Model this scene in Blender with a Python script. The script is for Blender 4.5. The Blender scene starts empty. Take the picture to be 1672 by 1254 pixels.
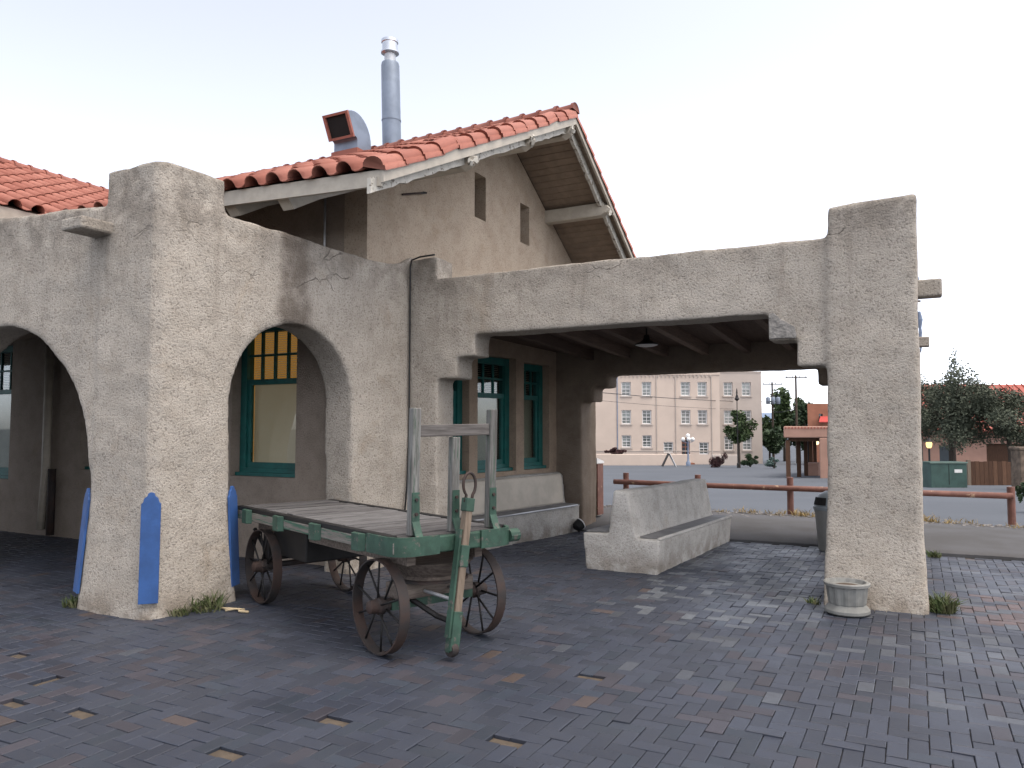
import bpy, bmesh, math, random
from mathutils import Vector, Matrix, noise
from mathutils.geometry import tessellate_polygon
random.seed(7)
R = math.radians
scene = bpy.context.scene
col = scene.collection

# ------------------------------------------------------------------ camera, sky, sun, exposure
AZ = R(27.8)
CAM = Vector((5.775, -4.379, 1.6))
cd = bpy.data.cameras.new('camera'); cam = bpy.data.objects.new('camera', cd); col.objects.link(cam)
cam.location = CAM
cam.rotation_euler = (R(90 + 3.34), 0, AZ)
cd.sensor_width = 36; cd.lens = 26.915; cd.clip_start = 0.05; cd.clip_end = 9000
scene.camera = cam

SUN_EL, SUN_AZ = R(70), R(100)          # sun set high on the right so front and side walls light evenly
w = bpy.data.worlds.new('World'); scene.world = w; w.use_nodes = True
wt = w.node_tree; wt.nodes.clear()
sky = wt.nodes.new('ShaderNodeTexSky'); sky.sky_type = 'NISHITA'; sky.sun_disc = False
sky.sun_elevation = SUN_EL; sky.sun_rotation = SUN_AZ
sky.air_density = .4; sky.dust_density = 10; sky.ozone_density = .3; sky.altitude = 2000
bg = wt.nodes.new('ShaderNodeBackground'); bg.inputs['Strength'].default_value = 0.15
wo = wt.nodes.new('ShaderNodeOutputWorld')
tint = wt.nodes.new('ShaderNodeMix'); tint.data_type = 'RGBA'; tint.blend_type = 'MULTIPLY'; tint.inputs[0].default_value = 1
tint.inputs[7].default_value = (1.0, .965, .905, 1)      # white balance of the evening light
haze_s = wt.nodes.new('ShaderNodeHueSaturation'); haze_s.inputs['Saturation'].default_value = .5   # thin high overcast
wt.links.new(sky.outputs[0], haze_s.inputs['Color']); wt.links.new(haze_s.outputs[0], tint.inputs[6]); wt.links.new(tint.outputs[2], bg.inputs[0]); wt.links.new(bg.outputs[0], wo.inputs[0])
sd = bpy.data.lights.new('sun', 'SUN'); sun = bpy.data.objects.new('sun', sd); col.objects.link(sun)
sd.energy = 0.12; sd.angle = R(60); sd.color = (1, .9, .78)
sundir = Vector((math.sin(SUN_AZ) * math.cos(SUN_EL), math.cos(SUN_AZ) * math.cos(SUN_EL), math.sin(SUN_EL)))
sun.rotation_euler = sundir.to_track_quat('Z', 'Y').to_euler()
sun.location = (0, 30, 20)
scene.view_settings.view_transform = 'Standard'; scene.view_settings.look = 'None'
scene.view_settings.gamma = 1; scene.view_settings.use_curve_mapping = False
scene.view_settings.exposure = 2.42
scene.cycles.use_denoising = True
scene.cycles.max_bounces = 8

# ------------------------------------------------------------------ helpers
def tag(o, label=None, cat=None, group=None, kind=None):
    if label: o['label'] = label
    if cat: o['category'] = cat
    if group: o['group'] = group
    if kind: o['kind'] = kind
    return o
def empty(name, loc=(0, 0, 0), rz=0):
    o = bpy.data.objects.new(name, None); col.objects.link(o)
    o.location = loc; o.rotation_euler = (0, 0, rz); o.empty_display_size = .2
    return o
def link(name, me, m=None, parent=None):
    o = bpy.data.objects.new(name, me); col.objects.link(o)
    if m is not None and len(me.materials) == 0: me.materials.append(m)
    if parent is not None: o.parent = parent
    return o
class MB:
    """collects solids, build() makes one mesh object"""
    def __init__(s): s.v = []; s.f = []; s.c = []
    def add(s, vs, fs, c=None):
        n = len(s.v); s.v += [tuple(v) for v in vs]; s.f += [tuple(i + n for i in f) for f in fs]
        s.c += [c] * len(fs); return s
    def box(s, x0, x1, y0, y1, z0, z1, M=None, c=None):
        vs = [Vector(p) for p in ((x0,y0,z0),(x1,y0,z0),(x1,y1,z0),(x0,y1,z0),(x0,y0,z1),(x1,y0,z1),(x1,y1,z1),(x0,y1,z1))]
        if M: vs = [M @ v for v in vs]
        return s.add(vs, [(0,3,2,1),(4,5,6,7),(0,1,5,4),(1,2,6,5),(2,3,7,6),(3,0,4,7)], c)
    def bar(s, a, b, w, h, up=(0,0,1)):
        a = Vector(a); b = Vector(b); d = (b - a); L = d.length; d.normalize(); up = Vector(up)
        x = d.cross(up)
        if x.length < 1e-4: x = d.cross(Vector((1,0,0)))
        x.normalize(); y = x.cross(d)
        vs = [p + x*sx*w/2 + y*sy*h/2 for p in (a, b) for sx, sy in ((-1,-1),(1,-1),(1,1),(-1,1))]
        return s.add(vs, [(3,2,1,0),(4,5,6,7),(0,1,5,4),(1,2,6,5),(2,3,7,6),(3,0,4,7)])
    def tube(s, pts, rad, seg=8, cap=True):
        pts = [Vector(p) for p in pts]; n = len(pts)
        if not hasattr(rad, '__len__'): rad = [rad] * n
        vs = []; fs = []; px = None
        for i, p in enumerate(pts):
            d = (pts[min(i+1, n-1)] - pts[max(i-1, 0)])
            d = d.normalized() if d.length > 1e-9 else Vector((0,0,1))
            if px is None:
                px = d.cross(Vector((0,0,1)))
                if px.length < 1e-3: px = Vector((1,0,0))
            px = (px - d * px.dot(d)); px.normalize(); py = d.cross(px)
            for k in range(seg):
                a = 2*math.pi*k/seg; vs.append(p + (px*math.cos(a) + py*math.sin(a)) * rad[i])
        for i in range(n-1):
            for k in range(seg):
                a = i*seg + k; b = i*seg + (k+1) % seg; fs.append((a, b, b+seg, a+seg))
        if cap: fs.append(tuple(range(seg-1, -1, -1))); fs.append(tuple((n-1)*seg + k for k in range(seg)))
        return s.add(vs, fs)
    def lathe(s, prof, center=(0,0,0), seg=20, axis='Z', flute=None):
        """prof: list of (r, h)"""
        vs = []; fs = []; c = Vector(center)
        for r, h in prof:
            for k in range(seg):
                a = 2*math.pi*k/seg; rr = r
                if flute: rr = r * flute(k, h)
                p = Vector((rr*math.cos(a), rr*math.sin(a), h))
                if axis == 'Y': p = Vector((p.x, p.z, p.y))
                if axis == 'X': p = Vector((p.z, p.x, p.y))
                vs.append(c + p)
        n = len(prof)
        for i in range(n-1):
            for k in range(seg):
                a = i*seg+k; b = i*seg+(k+1) % seg; fs.append((a, b, b+seg, a+seg))
        fs.append(tuple(range(seg-1,-1,-1))); fs.append(tuple((n-1)*seg+k for k in range(seg)))
        return s.add(vs, fs)
    def prism(s, outer, t0, t1, mp, holes=()):
        """polygon in (a,b) with holes, extruded t0..t1; mp(a,b,t)->xyz"""
        polys = [list(outer)] + [list(h) for h in holes]
        flat = [p for q in polys for p in q]; n = len(flat)
        tris = tessellate_polygon([[Vector((p[0], p[1], 0)) for p in q] for q in polys])
        vs = [mp(p[0], p[1], t0) for p in flat] + [mp(p[0], p[1], t1) for p in flat]
        fs = [tuple(t) for t in tris] + [tuple(i + n for i in reversed(t)) for t in tris]
        o = 0
        for q in polys:
            m = len(q)
            for i in range(m):
                a = o+i; b = o+(i+1) % m; fs.append((a, b, b+n, a+n))
            o += m
        bm = bmesh.new(); bv = [bm.verts.new(Vector(v)) for v in vs]
        for f in fs:
            try: bm.faces.new([bv[i] for i in f])
            except ValueError: pass
        bmesh.ops.recalc_face_normals(bm, faces=bm.faces)
        bm.verts.index_update()
        s.add([v.co.copy() for v in bm.verts], [[v.index for v in f.verts] for f in bm.faces]); bm.free()
        return s
    def mesh(s, name, smooth=False):
        me = bpy.data.meshes.new(name); me.from_pydata(s.v, [], s.f)
        if any(c is not None for c in s.c):
            at = me.color_attributes.new('tint', 'FLOAT_COLOR', 'CORNER'); k = 0
            for f, c in zip(s.f, s.c):
                c = c or (1,1,1)
                for _ in f: at.data[k].color = (*c, 1); k += 1
        if smooth: me.polygons.foreach_set('use_smooth', [True]*len(me.polygons))
        me.update(); return me
    def build(s, name, m, parent=None, smooth=False, bevel=0, kind=None):
        me = s.mesh(name, smooth)
        if bevel:
            bm = bmesh.new(); bm.from_mesh(me)
            bmesh.ops.recalc_face_normals(bm, faces=bm.faces)
            es = [e for e in bm.edges if len(e.link_faces) == 2 and e.calc_face_angle(0) > .6]
            bmesh.ops.bevel(bm, geom=es, offset=bevel, segments=2, affect='EDGES', profile=.5)
            bm.to_mesh(me); bm.free()
        o = link(name, me, m, parent)
        if kind: o['kind'] = kind
        return o
def auto_smooth(o, ang=40):
    me = o.data
    me.polygons.foreach_set('use_smooth', [True]*len(me.polygons))
    try: me.set_sharp_from_angle(angle=R(ang))
    except Exception: pass
    return o
def plaster(name, mb, m, parent, voxel=.03, it=6, amp=.012, fn=None):
    """solids -> one hand-trowelled plaster body with soft corners"""
    me = mb.mesh('tmp'); o = bpy.data.objects.new('tmp', me); col.objects.link(o)
    r = o.modifiers.new('r', 'REMESH'); r.mode = 'VOXEL'; r.voxel_size = voxel; r.adaptivity = 0
    s = o.modifiers.new('s', 'SMOOTH'); s.factor = .5; s.iterations = it
    dg = bpy.context.evaluated_depsgraph_get()
    out = bpy.data.meshes.new_from_object(o.evaluated_get(dg)); out.name = name
    bpy.data.objects.remove(o); bpy.data.meshes.remove(me)
    ns = [v.normal.copy() for v in out.vertices]
    for v, n in zip(out.vertices, ns):
        p = v.co
        q = p*1.7; d = noise.noise(q)*amp + noise.noise(p*6.1)*amp*.45 + noise.noise(p*17)*amp*.22
        c = p + n*d
        if fn: c = fn(c)
        v.co = c
    out.polygons.foreach_set('use_smooth', [True]*len(out.polygons)); out.update()
    return link(name, out, m, parent)

# ---- material nodes
def new_mat(name):
    m = bpy.data.materials.new(name); m.use_nodes = True; t = m.node_tree; t.nodes.clear(); return m, t
def nd(t, typ, ins=None, **pr):
    n = t.nodes.new(typ)
    for k, v in pr.items(): setattr(n, k, v)
    for k, v in (ins or {}).items():
        if isinstance(v, bpy.types.NodeSocket): t.links.new(v, n.inputs[k])
        else: n.inputs[k].default_value = v
    return n
def rgb(c): return (*c, 1)
def nz(t, co, scale, detail=3, rough=.5, dist=0):
    return nd(t, 'ShaderNodeTexNoise', {'Vector': co, 'Scale': scale, 'Detail': detail, 'Roughness': rough, 'Distortion': dist}).outputs[0]
def rng(t, v, a, b, c=0., d=1., smooth=True):
    return nd(t, 'ShaderNodeMapRange', {'Value': v, 'From Min': a, 'From Max': b, 'To Min': c, 'To Max': d}, interpolation_type='SMOOTHSTEP' if smooth else 'LINEAR').outputs[0]
def mth(t, op, a, b=0.): return nd(t, 'ShaderNodeMath', {0: a, 1: b}, operation=op).outputs[0]
def mixc(t, f, a, b, bt='MIX'):
    n = nd(t, 'ShaderNodeMix', data_type='RGBA', blend_type=bt)
    for k, v in ((0, f), (6, a), (7, b)):
        if isinstance(v, bpy.types.NodeSocket): t.links.new(v, n.inputs[k])
        else: n.inputs[k].default_value = rgb(v) if k and len(v) == 3 else v
    return n.outputs[2]
def bump(t, h, strength=.5, dist=.01, prev=None):
    i = {'Height': h, 'Strength': strength, 'Distance': dist}
    if prev is not None: i['Normal'] = prev
    return nd(t, 'ShaderNodeBump', i).outputs[0]
def finish(m, t, colr, rough=.8, nrm=None, metal=0., spec=.4):
    colr = mixc(t, 1., colr, (.84, .84, .84), 'MULTIPLY')
    i = {'Base Color': colr, 'Roughness': rough, 'Metallic': metal, 'Specular IOR Level': spec}
    if nrm is not None: i['Normal'] = nrm
    b = nd(t, 'ShaderNodeBsdfPrincipled', i)
    o = nd(t, 'ShaderNodeOutputMaterial', {'Surface': b.outputs[0]}); return m
def oc(t): return nd(t, 'ShaderNodeTexCoord').outputs['Object']
def simple(name, c, rough=.7, var=.25, scale=6, metal=0., bmp=.15, bscale=40, bdist=.004, spec=.4, c2=None, edge=None):
    """colour with mottling and fine relief"""
    m, t = new_mat(name); co = oc(t)
    c2 = c2 or tuple(x*(1-var) for x in c)
    cc = mixc(t, rng(t, nz(t, co, scale, 5, .6), .35, .65), c, c2)
    if edge: cc = mixc(t, rng(t, nz(t, co, edge[1], 6, .7), edge[2], edge[2]+.06), cc, edge[0])
    return finish(m, t, cc, rough, bump(t, nz(t, co, bscale, 4, .6), bmp, bdist), metal, spec)

def stucco(name, base, warm, rough=.92, streak=False, dirt=True, grain=1.):
    m, t = new_mat(name); co = oc(t)
    sep = nd(t, 'ShaderNodeSeparateXYZ', {0: co}); X, Y, Z = sep.outputs
    big = nz(t, co, .9, 5, .6); mid = nz(t, co, 4.5, 6, .65); fine = nz(t, co, 48, 5, .65); gr = nz(t, co, 120, 3, .6)
    c = mixc(t, rng(t, mid, .38, .66), base, warm)
    pale = tuple(min(.8, x*1.18) for x in base)
    c = mixc(t, mth(t, 'MULTIPLY', rng(t, big, .5, .66), .55), c, pale)
    tan = (base[0]*.72, base[1]*.62, base[2]*.5)
    c = mixc(t, mth(t, 'MULTIPLY', rng(t, nz(t, co, 1.6, 6, .7, .6), .55, .72), .4), c, tan)
    if dirt:   # weathered parapets: soot and lichen gathered along the tops, splash dirt at the foot
        topm = mth(t, 'MULTIPLY', rng(t, Z, 3.05, 3.65), rng(t, nz(t, co, 3.2, 6, .7), .36, .62))
        c = mixc(t, mth(t, 'MULTIPLY', topm, .62), c, (.17, .145, .12))
        sv = nd(t, 'ShaderNodeMapping', {'Vector': co, 'Scale': (5., 5., .55)}).outputs[0]   # rain streaks below the copings
        stk = mth(t, 'MULTIPLY', rng(t, nz(t, sv, 1.5, 5, .6), .52, .68), rng(t, Z, 1.9, 3.5))
        c = mixc(t, mth(t, 'MULTIPLY', stk, .26), c, (.2, .165, .13))
        foot = mth(t, 'MULTIPLY', rng(t, Z, .28, .02), rng(t, nz(t, co, 5, 4, .6), .35, .6))
        c = mixc(t, mth(t, 'MULTIPLY', foot, .6), c, (.2, .16, .12))
    if streak:  # water stain running down from the coping to the crown of the side arch
        wob = mth(t, 'ADD', Y, mth(t, 'MULTIPLY', nz(t, co, 3, 4, .6), .22))
        s1 = mth(t, 'MULTIPLY', rng(t, wob, 1.38, 1.52), rng(t, wob, 1.95, 1.75))
        s1 = mth(t, 'MULTIPLY', s1, rng(t, Z, 2.45, 2.75)); s1 = mth(t, 'MULTIPLY', s1, rng(t, X, -.15, -.05))
        s1 = mth(t, 'MULTIPLY', s1, rng(t, mid, .25, .6, .45, 1))
        c = mixc(t, mth(t, 'MULTIPLY', s1, .8), c, (.15, .12, .095))
    # cracks
    dv = nd(t, 'ShaderNodeVectorMath', {0: co, 1: nd(t, 'ShaderNodeVectorMath', {0: nd(t, 'ShaderNodeTexNoise', {'Vector': co, 'Scale': 4., 'Detail': 6.}).outputs[1], 1: (.22, .22, .3)}, operation='MULTIPLY').outputs[0]}, operation='ADD').outputs[0]
    vo = nd(t, 'ShaderNodeTexVoronoi', {'Vector': nd(t, 'ShaderNodeVectorMath', {0: dv, 1: (.8, .8, 1.9)}, operation='MULTIPLY').outputs[0], 'Scale': 1.3}, feature='DISTANCE_TO_EDGE').outputs[0]
    crk = mth(t, 'MULTIPLY', rng(t, vo, .011, .0), rng(t, nz(t, co, 1.7, 3), .50, .62))
    if dirt: crk = mth(t, 'MULTIPLY', crk, mth(t, 'MULTIPLY', rng(t, Z, 2.75, 3.1), rng(t, Y, .3, 3.3, .45, 1)))
    crk = mth(t, 'MULTIPLY', crk, .8 if dirt else .0)
    c = mixc(t, mth(t, 'MULTIPLY', crk, .75), c, (.07, .055, .045))
    pit = rng(t, fine, .47, .36)
    c = mixc(t, mth(t, 'MULTIPLY', pit, .55*grain), c, (.13, .11, .09))
    n = bump(t, mth(t, 'SUBTRACT', mth(t, 'ADD', fine, mth(t, 'MULTIPLY', gr, .5)), mth(t, 'MULTIPLY', crk, 1.2)), 1.0*grain, .022)
    return finish(m, t, c, rough, n, 0, .2)

def wood(name, c1, c2, axis=0, paint=None, paint_amt=.5, rough=.85, sc=1.):
    """weathered timber, grain along local axis; optional flaking paint"""
    m, t = new_mat(name); co = oc(t)
    s = [30*sc]*3; s[axis] = 2.2*sc
    mp = nd(t, 'ShaderNodeMapping', {'Vector': co, 'Scale': tuple(s)}).outputs[0]
    g = nz(t, mp, 1.6, 6, .65, .4)
    c = mixc(t, rng(t, g, .32, .68), c1, c2)
    c = mixc(t, nd(t, 'ShaderNodeObjectInfo').outputs['Random'], c, mixc(t, 1., c, (.5, .48, .48), 'MULTIPLY'))
    c = mixc(t, mth(t, 'MULTIPLY', rng(t, nz(t, mp, 4, 3), .62, .7), .7), c, tuple(x*.35 for x in c1))
    if paint:
        f = rng(t, nz(t, mp, .9, 6, .75), paint_amt-.05, paint_amt+.05)
        c = mixc(t, f, c, paint)
    return finish(m, t, c, rough, bump(t, g, .5, .004), 0, .25)

M = {}
M['stucco'] = stucco('stucco_arcade', (.535, .482, .412), (.46, .41, .345), streak=True)
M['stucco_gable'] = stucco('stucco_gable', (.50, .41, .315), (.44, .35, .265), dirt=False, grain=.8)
M['stucco_porch_shaded'] = stucco('stucco_porch_shaded', (.22, .175, .135), (.18, .14, .105), dirt=False, grain=.6)  # rear frame stucco, darkened in colour for the porch's shade
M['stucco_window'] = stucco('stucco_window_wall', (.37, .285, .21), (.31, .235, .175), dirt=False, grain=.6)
M['stucco_in_shaded'] = stucco('stucco_passage_shaded', (.33, .275, .225), (.28, .23, .185), dirt=False, grain=.6)  # tan wall paint with the arcade's shade put into its colour
M['cement'] = stucco('cement_bench', (.56, .535, .49), (.44, .415, .375), grain=.7)
M['smooth_plaster'] = simple('cream_plaster', (.58, .52, .43), .75, .18, 3, bmp=.25, bscale=18)
M['seat'] = simple('worn_grey_cement', (.2, .195, .19), .7, .3, 5, bmp=.3)
M['sand'] = simple('bedding_sand', (.1, .078, .056), .95, .3, 20, bmp=.6, bscale=120)
M['teal'] = simple('teal_paint', (.01, .125, .11), .5, .25, 8, bmp=.08)
M['cream'] = simple('cream_trim_paint', (.5, .45, .37), .6, .15, 7, bmp=.2, bscale=25)
M['peel'] = simple('peeling_cream_paint', (.6, .57, .5), .7, .2, 9, bmp=.5, bscale=30, edge=((.16, .13, .1), 14, .55))
M['brown_wood'] = wood('brown_stained_wood', (.13, .095, .07), (.085, .06, .045), 1)
M['joist'] = wood('dark_joist_wood', (.27, .195, .15), (.19, .135, .105), 1)
M['blue'] = simple('bright_blue_paint', (.03, .095, .28), .6, .25, 5, bmp=.25, edge=((.3, .3, .3), 16, .7))
M['galv'] = simple('galvanized_steel', (.24, .285, .35), .42, .2, 4, metal=.3, bmp=.05)
M['steel'] = simple('shiny_steel', (.7, .72, .74), .25, .1, 5, metal=1.)
M['darkhole'] = simple('dark_interior', (.012, .011, .01), .9, .1)
M['iron'] = simple('rusty_iron', (.034, .03, .029), .75, .4, 5, metal=.2, bmp=.4, bscale=60, c2=(.058, .036, .029))
M['black_iron'] = simple('black_iron', (.018, .017, .017), .6, .3, 10, metal=.3)
M['green'] = simple('chipped_green_paint', (.035, .085, .058), .6, .35, 9, bmp=.3, bscale=35, edge=((.11, .1, .085), 13, .58))
M['deck'] = wood('grey_weathered_plank', (.18, .176, .175), (.085, .081, .08), 1)
M['upright'] = wood('grey_weathered_upright', (.25, .25, .235), (.13, .125, .115), 2, paint=(.07, .10, .075), paint_amt=.57)
M['crossbar'] = wood('grey_weathered_crossbar', (.25, .235, .22), (.13, .12, .11), 1)
M['sidewood'] = wood('flaking_side_board', (.36, .34, .3), (.26, .24, .21), 0, paint=(.06, .13, .09), paint_amt=.53)
M['tongue'] = wood('tongue_wood', (.3, .24, .18), (.2, .155, .115), 2)
M['old_wood'] = wood('old_bolster_wood', (.24, .2, .165), (.12, .095, .08), 1)
M['concrete_planter'] = simple('grey_green_concrete', (.255, .255, .235), .85, .3, 6, bmp=.3)
M['soil'] = simple('dry_soil', (.12, .085, .06), .95, .3, 14, bmp=.7, bscale=50)
M['asphalt'] = simple('worn_asphalt', (.1, .1, .104), .95, .18, 1.2, bmp=.5, bscale=90, c2=(.08, .078, .077), spec=.2)
M['lot'] = simple('lot_asphalt', (.105, .117, .135), .95, .12, .25, bmp=.4, bscale=60, bdist=.01, spec=.2)
M['rail'] = simple('rusty_rail_paint', (.2, .085, .06), .6, .3, 6, bmp=.2, edge=((.4, .27, .17), 5, .6))
M['bark'] = wood('tree_bark', (.12, .095, .075), (.07, .055, .045), 2)
M['leaf_pine'] = simple('pine_leaf', (.105, .122, .08), .8, .5, 1.6, bmp=0)
M['leaf_green'] = simple('green_leaf', (.06, .1, .03), .7, .5, 2.5, bmp=0)
M['leaf_dark'] = simple('dark_green_leaf', (.04, .075, .03), .7, .5, 1.2, bmp=0)
M['leaf_maroon'] = simple('maroon_leaf', (.085, .035, .035), .7, .4, 3, bmp=0)
M['leaf_blue'] = simple('blue_green_leaf', (.13, .2, .18), .7, .3, 3, bmp=0)
M['weed'] = simple('weed_leaf', (.07, .11, .03), .7, .4, 9, bmp=0, c2=(.1, .1, .045))
M['straw'] = simple('dry_straw', (.42, .31, .14), .85, .35, 6, bmp=0)
M['gravel'] = simple('gravel_stone', (.3, .28, .26), .9, .4, 9)
M['hotel'] = simple('hotel_pink_stucco', (.62, .51, .425), .9, .1, .35, bmp=.1)
M['hotel2'] = simple('hotel_grey_stucco', (.5, .435, .38), .9, .1, .35, bmp=.1)
M['white'] = simple('white_paint', (.8, .79, .77), .55, .06, 5)
M['greyblue'] = simple('grey_blue_paint', (.2, .25, .34), .5, .15, 5)
M['adobe_red'] = simple('red_adobe', (.33, .14, .085), .9, .2, 1.2)
M['adobe_pink'] = simple('pink_adobe', (.42, .25, .19), .9, .12, 1.5)
M['red_roof'] = simple('red_metal_roof', (.36, .075, .05), .6, .2, 2)
M['red_cloth'] = simple('red_cloth', (.45, .06, .05), .8, .1)
M['pole'] = wood('utility_pole_wood', (.15, .115, .085), (.1, .075, .06), 2, sc=.3)
M['box_green'] = simple('green_cabinet_paint', (.045, .095, .08), .6, .3, 2.5)
M['stone'] = simple('brown_stone', (.2, .15, .11), .9, .5, 4, bmp=.6, bscale=8, bdist=.03)
M['fence_wood'] = wood('brown_fence_wood', (.16, .085, .05), (.1, .055, .035), 2)
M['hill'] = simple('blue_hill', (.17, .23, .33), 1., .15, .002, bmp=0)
M['plastic'] = simple('grey_bin_plastic', (.2, .225, .235), .45, .1, 5)
M['bin_body'] = simple('tan_grey_bin', (.26, .255, .235), .6, .15, 5)
M['cable'] = simple('black_cable', (.012, .012, .012), .5, .1)
M['blind'] = simple('tan_blind', (.5, .42, .3), .6, .1)
M['tin'] = simple('pale_tin', (.55, .56, .57), .4, .1, metal=.5)
M['label'] = simple('white_sticker', (.75, .75, .72), .6, .1)
M['rope'] = simple('pale_rope', (.5, .4, .25), .9, .2)
def tile_mat():
    m, t = new_mat('terracotta_tile'); co = oc(t)
    oi = nd(t, 'ShaderNodeObjectInfo').outputs['Random']; ri = nd(t, 'ShaderNodeNewGeometry').outputs['Random Per Island']
    rr = nd(t, 'ShaderNodeMath', {0: mth(t, 'ADD', oi, ri)}, operation='FRACT').outputs[0]
    c = mixc(t, rr, (.30, .105, .073), (.38, .155, .113))
    c = mixc(t, mth(t, 'MULTIPLY', rng(t, nz(t, co, 9, 5, .65), .5, .7), .5), c, (.22, .07, .048))
    return finish(m, t, c, .75, bump(t, nz(t, co, 50, 3), .15, .004), 0, .3)
M['tile'] = tile_mat()
def paver_mat():
    m, t = new_mat('brick_paver'); co = nd(t, 'ShaderNodeNewGeometry').outputs['Position']
    a = nd(t, 'ShaderNodeAttribute', attribute_name='tint').outputs[0]
    oi = nd(t, 'ShaderNodeObjectInfo').outputs['Color']
    c = mixc(t, 1., a, oi, 'MULTIPLY')
    n1 = nz(t, co, 22, 5, .6); n2 = nz(t, co, 140, 3, .6)
    c = mixc(t, mth(t, 'MULTIPLY', rng(t, n1, .42, .7), .4), c, (.036, .038, .046))
    c = mixc(t, mth(t, 'MULTIPLY', rng(t, nz(t, co, .8, 4), .5, .7), .3), c, (.046, .051, .063))
    r = rng(t, nz(t, co, 1.3, 3), .35, .65, .45, .66)
    return finish(m, t, c, r, bump(t, mth(t, 'ADD', n2, n1), .3, .004), 0, .42)
M['paver'] = paver_mat()
def glass_mat(name, tint=(.8, .85, .85)):
    m, t = new_mat(name)
    fc = nd(t, 'ShaderNodeLayerWeight', {'Blend': .5}).outputs['Facing']; fr = mth(t, 'ADD', mth(t, 'MULTIPLY', mth(t, 'POWER', fc, 4.), .85), .05)
    tr = nd(t, 'ShaderNodeBsdfTransparent', {'Color': rgb(tint)}).outputs[0]
    gl = nd(t, 'ShaderNodeBsdfGlossy', {'Color': (1, 1, 1, 1), 'Roughness': .03}).outputs[0]
    mx = nd(t, 'ShaderNodeMixShader', {0: fr, 1: tr, 2: gl}).outputs[0]
    nd(t, 'ShaderNodeOutputMaterial', {'Surface': mx}); return m
M['glass'] = glass_mat('window_glass'); M['hotel_pane'] = simple('sky_toned_window_glass', (.32, .35, .33), .15, .75, .5, spec=.8, bmp=0); M['glass_dark'] = simple('dark_window_glass', (.05, .065, .075), .08, .2, .8, spec=.8, bmp=0)  # hotel panes are paler: reflected sky is put into their colour
def emit(name, c, s):
    m, t = new_mat(name); e = nd(t, 'ShaderNodeEmission', {'Color': rgb(c), 'Strength': s}).outputs[0]
    nd(t, 'ShaderNodeOutputMaterial', {'Surface': e}); return m
M['room_light'] = emit('lit_room', (1, .42, .08), .075)
M['room_dim'] = emit('dim_lit_room', (1, .75, .45), .12)
M['lamp_warm'] = emit('warm_lamp', (1, .62, .25), .45)
M['globe_lit'] = emit('lit_globe', (1, .75, .42), .5)
def glow_blind():
    m, t = new_mat('backlit_blind'); b = nd(t, 'ShaderNodeBsdfPrincipled', {'Base Color': (.5, .44, .35, 1), 'Roughness': .6, 'Emission Color': (1, .72, .45, 1), 'Emission Strength': .022})
    nd(t, 'ShaderNodeOutputMaterial', {'Surface': b.outputs[0]}); return m
M['blind_lit'] = glow_blind()

# ------------------------------------------------------------------ terrain in the distance
FH = Vector((-math.sin(AZ), math.cos(AZ))); RT = Vector((math.cos(AZ), math.sin(AZ)))
def gz(d): return 0. if d < 12 else -.03*(min(d, 110) - 12)
def far(lat, d):                                    # lat metres to the right of the view axis, d metres ahead
    p = Vector((CAM.x, CAM.y)) + RT*lat + FH*d; return Vector((p.x, p.y, gz(d)))
def build_ground():
    mb = MB(); ds = [-400, -60, 0, 6, 11, 12, 14, 18, 25, 40, 60, 80, 110, 200, 600, 2000, 6000]; ls = [-4000, -600, -120, -40, -15, 0, 15, 30, 60, 120, 600, 4000]
    vs = []
    for d in ds:
        for l in ls:
            p = far(l, d); vs.append((p.x, p.y, p.z - .06))
    n = len(ls)
    mb.add(vs, [(i*n+j, i*n+j+1, (i+1)*n+j+1, (i+1)*n+j) for i in range(len(ds)-1) for j in range(n-1)])
    o = mb.build('ground', M['lot']); tag(o, kind='structure'); return o
build_ground()
def build_hills():
    mb = MB(); N = 90; vs = []
    for i in range(N+1):
        k = -1.6 + 3.2*i/N; d = 3600; l = k*d
        h = 95 + 70*noise.noise(Vector((k*3.1, 1.7, 0))) + 30*noise.noise(Vector((k*9, 4, 0)))
        for dd, hh in ((-700, -8), (-250, h*.55), (0, h), (500, h*.7), (1200, -8)):
            p = Vector((CAM.x, CAM.y)) + RT*l*(1+dd/d) + FH*(d+dd); vs.append((p.x, p.y, hh))
    mb.add(vs, [(i*5+j, (i+1)*5+j, (i+1)*5+j+1, i*5+j+1) for i in range(N) for j in range(4)])
    o = mb.build('hills', M['hill'], smooth=True); tag(o, kind='structure')
build_hills()

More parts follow.
